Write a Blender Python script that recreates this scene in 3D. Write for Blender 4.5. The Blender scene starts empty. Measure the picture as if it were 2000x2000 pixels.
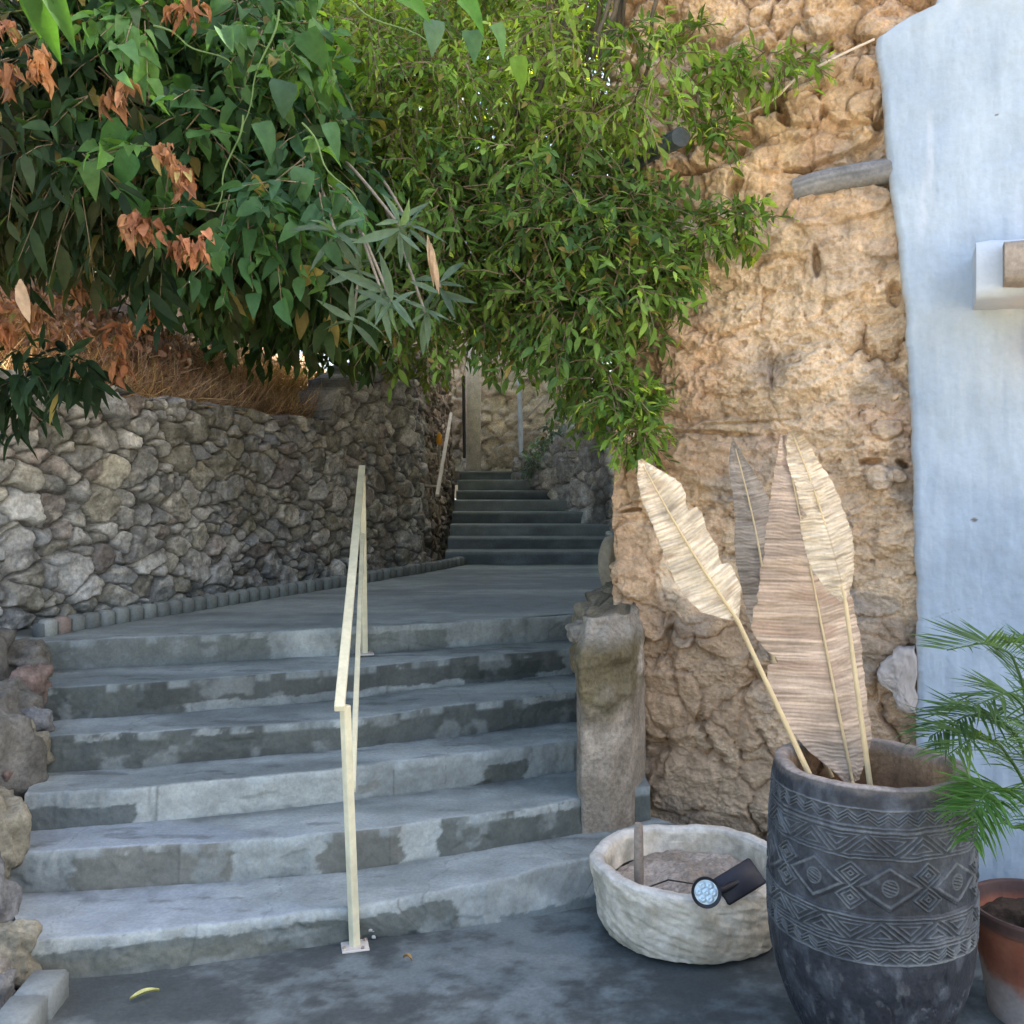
import bpy, math, random
import numpy as np
from mathutils import Vector, Matrix
R = math.radians
rng = np.random.default_rng(7)
random.seed(7)
scn = bpy.context.scene
COL = scn.collection

# ------------------------------------------------------------------ camera, sky, sun
F, CX, HY, H = 1850.0, 1000.0, 940.0, 1.65      # focal length and horizon measured on the 2000 px photograph
cam = bpy.data.cameras.new("camera"); cam_o = bpy.data.objects.new("camera", cam); COL.objects.link(cam_o)
cam_o.location = (0, 0, H); cam_o.rotation_euler = (R(90), 0, 0)
cam.sensor_width = 36; cam.lens = 36 * F / 2000; cam.shift_y = -(1000 - HY) / 2000
cam.clip_start = .05; cam.clip_end = 2000
scn.camera = cam_o
SUN_EL, SUN_AZ = R(46), R(74)                   # azimuth clockwise from +Y
world = bpy.data.worlds.new("World"); scn.world = world; world.use_nodes = True
wn = world.node_tree.nodes; wl = world.node_tree.links
bg = wn["Background"]; sky = wn.new("ShaderNodeTexSky")
sky.sky_type = 'NISHITA'; sky.sun_disc = False; sky.sun_elevation = SUN_EL; sky.sun_rotation = SUN_AZ
sky.air_density = 1.0; sky.dust_density = 4.5; sky.ozone_density = .25
wl.new(sky.outputs[0], bg.inputs[0]); bg.inputs[1].default_value = .15
sl = bpy.data.lights.new("sun", 'SUN'); sl.energy = 4.5; sl.angle = R(.6); sl.color = (1, .93, .82)
so = bpy.data.objects.new("sun", sl); COL.objects.link(so)
sd = Vector((math.sin(SUN_AZ) * math.cos(SUN_EL), math.cos(SUN_AZ) * math.cos(SUN_EL), math.sin(SUN_EL)))
so.rotation_euler = sd.to_track_quat('Z', 'Y').to_euler(); so.location = (3, 3, 12)
scn.view_settings.view_transform = 'Standard'; scn.view_settings.look = 'None'
scn.view_settings.exposure = 2.27; scn.view_settings.gamma = 1
scn.cycles.max_bounces = 6; scn.cycles.diffuse_bounces = 4; scn.cycles.transmission_bounces = 4
scn.cycles.use_denoising = True

def W(px, py, Y): return np.array([(px - CX) / F * Y, Y, H + (HY - py) / F * Y])
def G(px, py, h):
    Y = (H - h) * F / (py - HY); return np.array([(px - CX) / F * Y, Y, h])

# ------------------------------------------------------------------ numpy noise
def _h(ix, iy, iz, s):
    n = (ix.astype(np.int64) * 374761393 + iy.astype(np.int64) * 668265263 + iz.astype(np.int64) * 2147483647 + s * 974634777) & 0x7fffffff
    n = ((n ^ (n >> 13)) * 1274126177) & 0x7fffffff
    n = ((n ^ (n >> 16)) * 668265263) & 0x7fffffff
    return (n ^ (n >> 15)) / float(0x7fffffff)
def vn(x, y, z=0.0, s=0):
    x, y, z = np.broadcast_arrays(np.asarray(x, float), np.asarray(y, float), np.asarray(z, float))
    x0, y0, z0 = np.floor(x), np.floor(y), np.floor(z)
    fx, fy, fz = x - x0, y - y0, z - z0
    fx, fy, fz = [f * f * f * (f * (f * 6 - 15) + 10) for f in (fx, fy, fz)]
    r = 0
    for a in (0, 1):
        for b in (0, 1):
            for c in (0, 1):
                w = (fx if a else 1 - fx) * (fy if b else 1 - fy) * (fz if c else 1 - fz)
                r = r + w * _h(x0 + a, y0 + b, z0 + c, s)
    return r * 2 - 1
def fbm(x, y, z=0.0, o=4, s=0, g=.5):
    r = 0; a = 1; t = 0; f = 1.0
    for k in range(o):
        r = r + a * vn(np.asarray(x) * f + 7.3 * k, np.asarray(y) * f + 3.1 * k, np.asarray(z) * f, s + k); t += a; a *= g; f *= 2.03
    return r / t * 1.6
def ridge(x, y, z=0.0, o=4, s=0):
    r = 0; a = 1; t = 0; f = 1.0
    for k in range(o):
        r = r + a * (1 - np.abs(vn(np.asarray(x) * f + 5.3 * k, np.asarray(y) * f, np.asarray(z) * f, s + k)) * 2); t += a; a *= .5; f *= 2.1
    return r / t
def ss(a, b, x):
    t = np.clip((x - a) / (b - a), 0, 1); return t * t * (3 - 2 * t)
def mix(a, b, t):
    a, b = np.asarray(a, float), np.asarray(b, float)
    t = np.asarray(t)[..., None]; return a * (1 - t) + b * t

def pack(x0, x1, y0, y1, sizes, seed):
    """variable radius dart throwing: sizes = [(radius_max, radius_min, tries), ...]"""
    r_ = np.random.default_rng(seed); P = np.zeros((0, 2)); Rr = np.zeros(0)
    for rmax, rmin, n in sizes:
        for _ in range(n):
            p = np.array([r_.uniform(x0, x1), r_.uniform(y0, y1)]); r = r_.uniform(rmin, rmax)
            if len(P) == 0 or np.all(np.hypot(*(P - p).T) > (Rr + r) * .93):
                P = np.vstack([P, p]); Rr = np.append(Rr, r)
    return P, Rr
def worley(x, y, P, Rr, block=.45, margin=.55):
    F1 = np.full(x.shape, 9.0); F2 = np.full(x.shape, 9.0); ID = np.zeros(x.shape, int)
    bx = np.floor(x / block).astype(int); by = np.floor(y / block).astype(int)
    key = bx * 10007 + by; flat = key.ravel(); order = np.argsort(flat, kind='stable'); ks = flat[order]
    cut = np.flatnonzero(np.diff(ks)) + 1
    xf, yf = x.ravel(), y.ravel(); f1, f2, idf = F1.ravel(), F2.ravel(), ID.ravel()
    for g in np.split(order, cut):
        gx, gy = xf[g], yf[g]
        m = np.flatnonzero((P[:, 0] > gx.min() - margin) & (P[:, 0] < gx.max() + margin) & (P[:, 1] > gy.min() - margin) & (P[:, 1] < gy.max() + margin))
        if len(m) < 2: continue
        d = np.hypot(gx[:, None] - P[m, 0], gy[:, None] - P[m, 1]) - Rr[m]
        i1 = np.argmin(d, 1); a = d[np.arange(len(g)), i1]; d[np.arange(len(g)), i1] = 99
        f1[g] = a; f2[g] = d.min(1); idf[g] = m[i1]
    return f1.reshape(x.shape), f2.reshape(x.shape), idf.reshape(x.shape)

# ------------------------------------------------------------------ mesh helpers
CONC_HUE = np.array([.98, 1.0, .92]); TAN_HUE = np.array([.95, .885, .82])
def mk(name, V, faces, mat, parent=None, col=None, smooth=True, loc=None):
    """faces: list of index arrays (all same length per array)"""
    V = np.asarray(V, np.float32)
    if not isinstance(faces, list): faces = [faces]
    faces = [np.asarray(f, np.int32) for f in faces if len(f)]
    me = bpy.data.meshes.new(name); me.vertices.add(len(V)); me.vertices.foreach_set('co', V.ravel())
    tot = np.concatenate([np.full(len(f), f.shape[1], np.int32) for f in faces])
    idx = np.concatenate([f.ravel() for f in faces])
    me.loops.add(len(idx)); me.loops.foreach_set('vertex_index', idx)
    me.polygons.add(len(tot)); st = np.concatenate([[0], np.cumsum(tot)[:-1]]).astype(np.int32)
    me.polygons.foreach_set('loop_start', st); me.polygons.foreach_set('loop_total', tot)
    me.polygons.foreach_set('use_smooth', np.full(len(tot), smooth))
    me.update(calc_edges=True)
    if col is not None and mat.name == 'tan_stone': col = np.asarray(col, float) * TAN_HUE
    if col is not None and mat.name == 'painted_concrete': col = np.asarray(col, float) * CONC_HUE
    if col is not None:
        c = np.ones((len(V), 4), np.float32); c[:, :3] = np.asarray(col, np.float32).reshape(-1, 3) if np.ndim(col) > 1 else col
        at = me.color_attributes.new('Col', 'FLOAT_COLOR', 'POINT'); at.data.foreach_set('color', c.ravel())
    me.materials.append(mat)
    o = bpy.data.objects.new(name, me); COL.objects.link(o)
    if parent is not None: o.parent = parent; o.matrix_parent_inverse = Matrix.Translation(-parent.location)
    return o
def gridfaces(n, m, off=0, wrap=False):
    i, j = np.meshgrid(np.arange(n - 1), np.arange(m if wrap else m - 1), indexing='ij')
    j2 = (j + 1) % m
    return np.stack([i * m + j, i * m + j2, (i + 1) * m + j2, (i + 1) * m + j], -1).reshape(-1, 4) + off
class MB:
    def __init__(s): s.V = []; s.F = {}; s.C = []; s.n = 0
    def add(s, V, F, c=None):
        V = np.asarray(V, float).reshape(-1, 3)
        for f in (F if isinstance(F, list) else [F]):
            f = np.asarray(f); s.F.setdefault(f.shape[1], []).append(f + s.n)
        s.V.append(V); s.n += len(V)
        c = np.ones(3) * .5 if c is None else np.asarray(c, float)
        s.C.append(np.broadcast_to(c, (len(V), 3)).copy() if c.ndim == 1 else c.reshape(-1, 3))
    def grid(s, P, c=None, wrap=False):
        n, m = P.shape[:2]; s.add(P.reshape(-1, 3), gridfaces(n, m, 0, wrap), c)
    def box(s, c, sz, rot=None, bev=.004, color=None):
        sx, sy, sz_ = [v / 2 for v in sz]; b = min(bev, sx * .6, sy * .6, sz_ * .6)
        V = []; idx = {}
        for ax in range(3):
            for X in (-1, 1):
                for Y in (-1, 1):
                    for Z in (-1, 1):
                        v = np.array([X * sx, Y * sy, Z * sz_]); 
                        for k in range(3):
                            if k != ax: v[k] -= np.sign(v[k]) * b
                        idx[(ax, X, Y, Z)] = len(V); V.append(v)
        q = []; t = []
        for ax in range(3):
            for sg in (-1, 1):
                o = [k for k in range(3) if k != ax]; ring = []
                for a, b2 in ((-1, -1), (1, -1), (1, 1), (-1, 1)):
                    k = [0, 0, 0]; k[ax] = sg; k[o[0]] = a; k[o[1]] = b2; ring.append(idx[(ax, *k)])
                if (sg > 0) == (ax == 1): ring = ring[::-1]
                q.append(ring)
        for ax in range(3):
            o = [k for k in range(3) if k != ax]
            for a in (-1, 1):
                for b2 in (-1, 1):
                    k1 = [0, 0, 0]; k1[ax] = -1; k1[o[0]] = a; k1[o[1]] = b2; k2 = list(k1); k2[ax] = 1
                    q.append([idx[(o[0], *k1)], idx[(o[0], *k2)], idx[(o[1], *k2)], idx[(o[1], *k1)]])
        for X in (-1, 1):
            for Y in (-1, 1):
                for Z in (-1, 1): t.append([idx[(0, X, Y, Z)], idx[(1, X, Y, Z)], idx[(2, X, Y, Z)]])
        V = np.array(V)
        q, t = [[f if np.dot(np.cross(V[f[1]] - V[f[0]], V[f[2]] - V[f[0]]), V[f].mean(0)) > 0 else f[::-1] for f in g_] for g_ in (q, t)]
        if rot is not None: V = V @ np.array(rot.to_3x3()).T
        s.add(V + np.array(c), [np.array(q), np.array(t)], color)
    def tube(s, pts, rad, n=8, color=None, cap=True, jitter=0, sq=None):
        pts = np.asarray(pts, float); k = len(pts); rad = np.broadcast_to(np.asarray(rad, float), (k,))
        T = np.gradient(pts, axis=0); T /= np.linalg.norm(T, axis=1)[:, None] + 1e-9
        up = np.array([0, 0, 1.]) if abs(T[0][2]) < .9 else np.array([1., 0, 0])
        P = np.zeros((k, n, 3)); a = np.linspace(0, 2 * np.pi, n, endpoint=False) + (np.pi / 4 if sq else 0)
        for i in range(k):
            u = np.cross(T[i], up); u /= np.linalg.norm(u) + 1e-9; v = np.cross(u, T[i]); up = v
            rr = rad[i] * (1 + (jitter * vn(np.cos(a) * 1.5 + 3, np.sin(a) * 1.5, i * .6, 5) if jitter else 0))
            P[i] = pts[i] + (np.cos(a) * rr)[:, None] * u + (np.sin(a) * rr)[:, None] * v
        c = None if color is None else np.asarray(color)
        s.grid(P, c, wrap=True)
        if cap:
            for i in (0, k - 1):
                s.add(np.vstack([P[i], pts[i]]), np.array([[j, (j + 1) % n, n] if i == 0 else [(j + 1) % n, j, n] for j in range(n)]), color)
    def rock(s, c, r, seed, color, n=14, amp=.25, rot=0.0):
        th = np.linspace(0.001, np.pi - .001, n); ph = np.linspace(0, 2 * np.pi, n * 2, endpoint=False)
        T, Pp = np.meshgrid(th, ph, indexing='ij')
        d = np.stack([np.sin(T) * np.cos(Pp), np.sin(T) * np.sin(Pp), np.cos(T)], -1)
        d2 = np.sign(d) * np.abs(d) ** .78
        k = 1 + amp * fbm(d[..., 0] * 1.3 + seed * 3.7, d[..., 1] * 1.3, d[..., 2] * 1.3, 3, seed) + amp * .3 * ridge(d[..., 0] * 3 + seed, d[..., 1] * 3, d[..., 2] * 3, 2, seed)
        P = d2 * k[..., None] * np.asarray(r)
        cr, sr = math.cos(rot), math.sin(rot)
        P = np.stack([P[..., 0] * cr - P[..., 1] * sr, P[..., 0] * sr + P[..., 1] * cr, P[..., 2]], -1) + np.asarray(c)
        cc = np.asarray(color)[None, None] * (1 + .25 * fbm(P[..., 0] * 14, P[..., 1] * 14, P[..., 2] * 14, 3, seed + 9))[..., None]
        s.grid(P, cc.reshape(-1, 3), wrap=True)
    def build(s, name, mat, parent=None, smooth=True):
        return mk(name, np.vstack(s.V), [np.vstack(f) for f in s.F.values()], mat, parent, np.vstack(s.C), smooth)

def tag(o, label=None, cat=None, group=None, kind=None):
    if label: o['label'] = label
    if cat: o['category'] = cat
    if group: o['group'] = group
    if kind: o['kind'] = kind
    return o
def empty(name, loc, label, cat, group=None):
    o = bpy.data.objects.new(name, None); COL.objects.link(o); o.location = loc; o.empty_display_size = .2
    return tag(o, label, cat, group)

# ------------------------------------------------------------------ materials
def mat(name, rough=.8, scale=60, bump=.3, dist=.01, var=.35, color=None, spec=.3, trans=0, metal=0, scale2=9, var2=.25, sat=None, bump2=0.0):
    m = bpy.data.materials.new(name); m.use_nodes = True; N = m.node_tree.nodes; L = m.node_tree.links
    b = N['Principled BSDF']; b.inputs['Roughness'].default_value = rough
    b.inputs['Specular IOR Level'].default_value = spec; b.inputs['Metallic'].default_value = metal
    tc = N.new('ShaderNodeTexCoord'); n1 = N.new('ShaderNodeTexNoise'); n1.inputs['Scale'].default_value = scale; n1.inputs['Detail'].default_value = 6; n1.inputs['Roughness'].default_value = .65
    n2 = N.new('ShaderNodeTexNoise'); n2.inputs['Scale'].default_value = scale2; n2.inputs['Detail'].default_value = 5
    L.new(tc.outputs['Object'], n1.inputs['Vector']); L.new(tc.outputs['Object'], n2.inputs['Vector'])
    if color is None:
        src = N.new('ShaderNodeAttribute'); src.attribute_name = 'Col'; c = src.outputs['Color']
    else:
        src = N.new('ShaderNodeRGB'); src.outputs[0].default_value = (*color, 1); c = src.outputs[0]
    for nn, v in ((n1, var), (n2, var2)):
        mr = N.new('ShaderNodeMapRange'); mr.inputs[1].default_value = .25; mr.inputs[2].default_value = .75
        mr.inputs[3].default_value = 1 - v; mr.inputs[4].default_value = 1 + v; L.new(nn.outputs[0], mr.inputs[0])
        vm = N.new('ShaderNodeVectorMath'); vm.operation = 'SCALE'; L.new(c, vm.inputs[0]); L.new(mr.outputs[0], vm.inputs['Scale']); c = vm.outputs[0]
    L.new(c, b.inputs['Base Color'])
    if bump:
        bp = N.new('ShaderNodeBump'); bp.inputs['Strength'].default_value = bump; bp.inputs['Distance'].default_value = dist
        L.new(n1.outputs[0], bp.inputs['Height']); L.new(bp.outputs[0], b.inputs['Normal'])
        if bump2:
            b2 = N.new('ShaderNodeBump'); b2.inputs['Strength'].default_value = bump2; b2.inputs['Distance'].default_value = dist * 3
            L.new(n2.outputs[0], b2.inputs['Height']); L.new(bp.outputs[0], b2.inputs['Normal']); L.new(b2.outputs[0], b.inputs['Normal'])
    if trans:
        t = N.new('ShaderNodeBsdfTranslucent'); mx = N.new('ShaderNodeMixShader'); mx.inputs[0].default_value = trans
        vm = N.new('ShaderNodeVectorMath'); vm.operation = 'MULTIPLY'; vm.inputs[1].default_value = (1.5, 1.6, .5)
        L.new(c, vm.inputs[0]); L.new(vm.outputs[0], t.inputs[0])
        L.new(b.outputs[0], mx.inputs[1]); L.new(t.outputs[0], mx.inputs[2]); L.new(mx.outputs[0], N['Material Output'].inputs[0])
    return m
M_rock = mat('grey_stone', .85, 55, .7, .008, .45, scale2=11, var2=.3, bump2=.3)
M_tan = mat('tan_stone', .9, 60, .9, .010, .32, scale2=14, var2=.18, bump2=.5)
M_conc = mat('painted_concrete', .72, 70, .5, .004, .20, scale2=7, var2=.2, bump2=.15, spec=.35)
M_white = mat('limewash', .85, 40, .35, .004, .05, scale2=5, var2=.06, bump2=.5)
M_leaf = mat('leaf', .55, 30, 0, 0, .25, trans=.42, spec=.16, scale2=4, var2=.2)
M_dry = mat('dry_leaf', .75, 40, 0, 0, .3, trans=.15)
M_bark = mat('bark', .9, 50, .6, .006, .35)
M_rail = mat('cream_paint', .5, 35, .15, .002, .10, scale2=10, var2=.12)
M_cloth = mat('woven_fibre', .8, 90, .3, .003, .16)
M_pot = mat('carved_wood', .55, 80, .6, .003, .4, scale2=16, var2=.35, spec=.4)
M_basin = mat('hewn_stone', .8, 45, .6, .006, .22, scale2=12, var2=.18, bump2=.4)
M_plastic = mat('dark_plastic', .45, 60, .05, .001, .08)
M_terra = mat('terracotta', .7, 60, .2, .003, .15)
M_wood = mat('weathered_wood', .85, 60, .5, .004, .3)
M_paint = mat('metal_paint', .4, 60, .1, .001, .1)
M_soil = mat('soil', .95, 60, .9, .01, .4)
def glow(name, c, s):
    m = bpy.data.materials.new(name); m.use_nodes = True; b = m.node_tree.nodes['Principled BSDF']
    b.inputs['Base Color'].default_value = (*c, 1); b.inputs['Emission Color'].default_value = (*c, 1); b.inputs['Emission Strength'].default_value = s; return m
M_amber = glow('amber_glass', (.80, .32, .04), .15)

# ------------------------------------------------------------------ ground
gx = np.concatenate([np.linspace(-60, -3, 20), np.linspace(-2.9, 3, 560), np.linspace(3.2, 60, 20)])
gy = np.concatenate([np.linspace(-60, .6, 24), np.linspace(.7, 5.5, 420), np.linspace(5.8, 90, 24)])
X, Y = np.meshgrid(gx, gy, indexing='ij')
near = ss(8, 3, np.hypot(X, Y - 3))
Z = (.006 * fbm(X * 1.2, Y * 1.2, 0, 3, 3) + .0015 * fbm(X * 14, Y * 14, 0, 3, 4)) * near
n1 = fbm(X * 1.6, Y * 2.6, 0, 6, 11, .62); n2 = fbm(X * 9, Y * 12, 0, 5, 12, .7)
base = mix([.060, .068, .074], [.145, .165, .18], ss(-.4, .6, n1 + .6 * n2)); base = mix(base, [.045, .048, .052], ss(.5, .8, fbm(X * 11, Y * 15, 3, 5, 32)) * .5)
base = mix(base, [.20, .215, .23], ss(.45, .8, fbm(X * 5 + 3, Y * 8, 0, 5, 31)) * ss(-.2, .5, n1) * .5)
base = mix(base, [.50, .42, .31], ss(-.9, -1.6, Y + .1 * fbm(X, Y, 0, 3, 35)))  # unseen pale ground behind the camera, added to bounce warm sunlight onto the walls
g = mk('ground', np.stack([X, Y, Z], -1).reshape(-1, 3), gridfaces(len(gx), len(gy)), M_conc, col=base.reshape(-1, 3))
tag(g, 'smooth bluish grey screeded concrete at the foot of the stairs', kind='structure')

# ------------------------------------------------------------------ lower staircase
RI = .142
LN = [ # left ... right nosing points, one list per step
 [(-1.60, 3.11), (-1.1, 3.21), (-.58, 3.36), (-.1, 3.55), (.395, 3.84), (.80, 4.10)],
 [(-1.90, 3.48), (-1.3, 3.56), (-.65, 3.684), (-.2, 3.85), (.21, 4.037), (.62, 4.25)],
 [(-1.92, 3.72), (-1.5, 3.80), (-.714, 4.05), (-.2, 4.26), (.306, 4.50), (.62, 4.66)],
 [(-2.02, 4.01), (-1.6, 4.10), (-.78, 4.34), (-.2, 4.60), (.33, 4.87), (.62, 5.02)],
 [(-2.14, 4.30), (-1.6, 4.44), (-.89, 4.74), (-.3, 5.03), (.35, 5.35), (.62, 5.48)],
 [(-2.36, 4.73), (-1.6, 4.92), (-.876, 5.16), (-.2, 5.43), (.417, 5.70), (.72, 5.84)]]
GL = [(-1.62, 3.10), (-1.14, 3.20), (-.42, 3.43), (-.1, 3.52), (.246, 3.64), (.80, 3.93)]
def poly(pts, t):
    pts = np.array(pts); s = np.linspace(0, 1, len(pts)); return np.stack([np.interp(t, s, pts[:, 0]), np.interp(t, s, pts[:, 1])], -1)
stairs = empty('staircase', (-.7, 3.3, 0), 'lower flight of six worn blue grey concrete steps with dark patches on the risers', 'staircase')
def patchcol(i, U, V, x, z, y):
    """paint colour of one riser (V 0..1 up the riser) and tread"""
    lt = mix([.20, .215, .22], [.33, .345, .345], ss(-.5, .6, fbm(x * 2.2 + i * 9, y * 5, z * 3, 5, 40 + i)))
    lt = lt * (1 + .12 * fbm(x * 26, y * 26, z * 26, 3, 5))[..., None]
    return lt
darks = [ # (u0,u1,v0,v1,colour) patches per riser in fraction across / up
 [(-.05, .55, .0, .95, (.10, .108, .10)), (.0, .3, .3, .75, (.15, .15, .13)), (.34, .54, -.1, .32, (.055, .065, .07)), (.62, 1.1, -.1, .35, (.10, .12, .13))],
 [(.09, .27, -.1, 1.1, (.125, .12, .105)), (.36, .50, -.1, 1.1, (.12, .115, .10)), (.56, 1.2, -.6, 1.05, (.060, .067, .060))],
 [(-.1, .20, -.2, .75, (.065, .075, .078)), (.42, .47, .3, .7, (.16, .16, .15)), (.63, .71, -.05, .78, (.055, .06, .052)), (.57, .73, -.1, .16, (.05, .055, .05)), (.80, .92, -.1, .95, (.055, .06, .052))],
 [(-.1, 1.2, -.6, 1.05, (.050, .057, .054)), (.1, .35, -.2, .4, (.068, .073, .069))],
 [(-.1, .22, -.6, 1.1, (.052, .058, .052)), (.15, .78, .36, 1.1, (.05, .055, .052)), (.60, .74, .1, .9, (.052, .06, .056))],
 [(-.1, .30, -.2, 1.1, (.12, .13, .125)), (.85, .91, .1, .75, (.045, .05, .045)), (.38, .55, .0, .9, (.15, .16, .15))]]
for i in range(6):
    nu = 420; t = np.linspace(0, 1, nu); top = poly(LN[i], t); z1 = RI * (i + 1); z0 = RI * i
    if i == 0: bot = poly(GL, t)
    else: bot = top + np.array([.0, -.012])
    nxt = poly(LN[i + 1], t) + np.array([0, .03]) if i < 5 else top + np.array([0, .10])
    wob = (.012 * fbm(t * 9, 0, 0, 3, 60 + i) + .004 * fbm(t * 50, 0, 0, 3, 66 + i))
    top = top + np.stack([0 * t, wob], -1)
    zt = z1 + .007 * fbm(t * 7, 3.3, 0, 3, 70 + i); rows = []; meta = []
    nr = 22
    for k in range(nr):
        v = k / (nr - 1); q = bot * (1 - v) + top * v; rows.append(np.column_stack([q, z0 - .02 + (zt - z0 - .008) * v])); meta.append((0, v))
    for a in (20, 45, 70, 90):
        c, s_ = math.cos(R(a)), math.sin(R(a)); q = top + np.array([0, .018 * (1 - c)]); rows.append(np.column_stack([q, zt - .018 + .018 * s_])); meta.append((0, 1.0) if a < 60 else (1, 0))
    nt = 36
    for k in range(1, nt):
        v = k / (nt - 1); q = (top + [0, .018]) * (1 - v) + nxt * v; rows.append(np.column_stack([q, zt - .004 * v])); meta.append((1, v))
    P = np.array(rows); U = np.broadcast_to(t, P.shape[:2]); isT = np.array([m[0] for m in meta])[:, None] * np.ones(nu); Vv = np.array([m[1] for m in meta])[:, None] * np.ones(nu)
    x, y, z = P[..., 0], P[..., 1], P[..., 2]
    c = patchcol(i, U, Vv, x, z, y)
    tread = mix([.20, .222, .235], [.33, .355, .375], ss(-.6, .6, fbm(x * 1.5, y * 4, 0, 5, 80 + i)))
    if i <= 1: tread = mix(tread, [.28, .31, .37], ss(-.2, .6, fbm(x * 1.3 + 1, y * 2.5, 0, 4, 21)) * ss(.6, -.8, x) * .8)
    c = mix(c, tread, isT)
    warp = .12 * fbm(x * 7, z * 12, 0, 6, 90 + i, .62); warp2 = .22 * fbm(x * 9 + 5, z * 15, 0, 6, 96 + i, .62)
    for (u0, u1, v0, v1, dc) in darks[i]:
        m = ss(0, .007, U + warp * .14 - u0) * ss(0, .007, u1 - U - warp * .14) * ss(0, .05, Vv + warp2 * .6 - v0) * ss(0, .05, v1 - Vv - warp2 * .6) * (1 - isT)
        c = mix(c, np.array(dc) * .95, m * .84)
    ck = ss(.975, .998, ridge(x * 1.6 + .05 * fbm(x * 12, z * 12, y * 12, 3, 120), z * .6 + i, y * .9, 1, 121 + i)); c = mix(c, [.07, .075, .075], ck * .35)
    for jx in (.21, .47, .79): c = mix(c, [.09, .095, .09], np.exp(-((U - jx - .004 * i + .001 * fbm(z * 30, 1.0, 0, 2, i)) / .0012) ** 2) * (1 - isT) * .7)
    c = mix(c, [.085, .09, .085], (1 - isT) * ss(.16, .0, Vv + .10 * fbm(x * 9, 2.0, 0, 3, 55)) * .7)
    # darker back corner of each tread, streaks and pale edge wear
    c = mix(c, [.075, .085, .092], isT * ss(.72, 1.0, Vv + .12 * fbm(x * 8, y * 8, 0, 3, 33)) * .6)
    c = mix(c, [.30, .32, .33], ss(.35, .7, fbm(x * 7, y * 7 + 3, z * 9, 5, 37)) * .35 * (1 - isT))
    c = mix(c, [.33, .36, .38], np.exp(-((Vv - 1) / .06) ** 2) * (1 - isT) * ss(-.2, .5, fbm(x * 14, 1.0, 0, 3, 44)) * .5)
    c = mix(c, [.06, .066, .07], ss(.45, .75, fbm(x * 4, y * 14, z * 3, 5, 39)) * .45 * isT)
    nn = .0045 * fbm(x * 8, y * 8, z * 8, 4, 100) + .002 * fbm(x * 40, y * 40, z * 40, 2, 101) - .006 * ss(.55, .8, fbm(x * 6, z * 12, y * 6, 4, 103)) * (1 - isT)
    P[..., 1] -= nn * (1 - isT); P[..., 2] += nn * isT * .7
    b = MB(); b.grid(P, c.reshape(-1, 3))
    # left and right end caps
    for e in (0, nu - 1):
        ring = P[:, e, :]; low = ring.copy(); low[:, 2] = z0 - .15
        if e == 0: low = low + np.array([-.004, .02, 0])
        n_ = len(ring); Q = np.stack([ring, ring * .5 + low * .5, low], 0)
        b.grid(Q if e == 0 else Q[::-1], np.tile([.13, .14, .145], (Q.shape[0] * n_, 1)))
    b.build('step', M_conc, stairs)

# landing above the stairs
xs = np.linspace(-3.3, 2.0, 200); ys = np.linspace(0, 1, 180); U, V = np.meshgrid(xs, ys, indexing='ij')
l6 = np.array(LN[5]); yf = np.interp(U, l6[:, 0], l6[:, 1], left=4.5) + .03
Yl = yf * (1 - V) + 9.14 * V; Zl = .852 + .004 * fbm(U * 2, Yl * 2, 0, 3, 8)
c = mix([.17, .19, .205], [.28, .305, .32], ss(-.5, .6, fbm(U * .8, Yl * 3.2, 0, 5, 15)))
c = mix(c, [.30, .33, .34], ss(.5, .75, fbm(U * 1.2, Yl * 9, 0, 4, 17)) * .5)
c = mix(c, [.05, .06, .06], ss(.30, .05, U - (-2.50 + (Yl - 5.05) * .445)) * ss(.0, .3, fbm(U * 1.5, Yl * 1.5, 0, 3, 18) + .15) * .8)
tag(mk('path', np.stack([U, Yl, Zl], -1).reshape(-1, 3), gridfaces(200, 180)[:, ::-1][:, ::-1], M_conc, col=c.reshape(-1, 3)), 'grey concrete landing path between the two flights', kind='structure')

# ------------------------------------------------------------------ upper staircase
upper = empty('staircase', (.1, 9.2, .85), 'narrow upper flight of eight dark slate painted steps between stone walls', 'staircase')
hs = [.976, 1.088, 1.2, 1.321, 1.44, 1.544, 1.668, 1.775]; zprev = .80
xr = [1.05, 1.15, 1.1, 1.0, .85, .65, .45, .35]
for k, h in enumerate(hs):
    y0 = 9.1 + .35 * k; t = np.linspace(-.64, xr[k], 90); b = MB()
    w = .006 * fbm(t * 4, k * 3, 0, 3, 5)
    rows = [np.column_stack([t, y0 + w, zprev - .02 + (h - zprev + .012) * v + 0 * t]) for v in np.linspace(0, 1, 7)]
    rows += [np.column_stack([t, y0 + .010 + w, h + 0 * t])] + [np.column_stack([t, y0 + .012 + w + .40 * v, h + 0 * t]) for v in (.02, .1, .5, 1)]
    P = np.array(rows); x, z = P[..., 0], P[..., 2]
    dk = [.10, .12, .14]; lt = [.24, .27, .31]
    tone = [.22, .1, .75, .15, .8, .1, .85, .35][k]
    c = mix(dk, lt, np.clip(tone + .45 * fbm(x * 3, z * 9, k, 4, 50 + k), 0, 1.3))
    pale = np.zeros(P.shape[:2]); pale[6:] = 1
    c = mix(c, [.22, .24, .26], pale * np.where(np.arange(len(rows))[:, None] <= 8, .9, .55))
    b.grid(P, c.reshape(-1, 3)); b.build('step', M_conc, upper); zprev = h
xs = np.linspace(-1.2, 3, 30); ys = np.linspace(11.9, 30, 30); U, V = np.meshgrid(xs, ys, indexing='ij')
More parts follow.
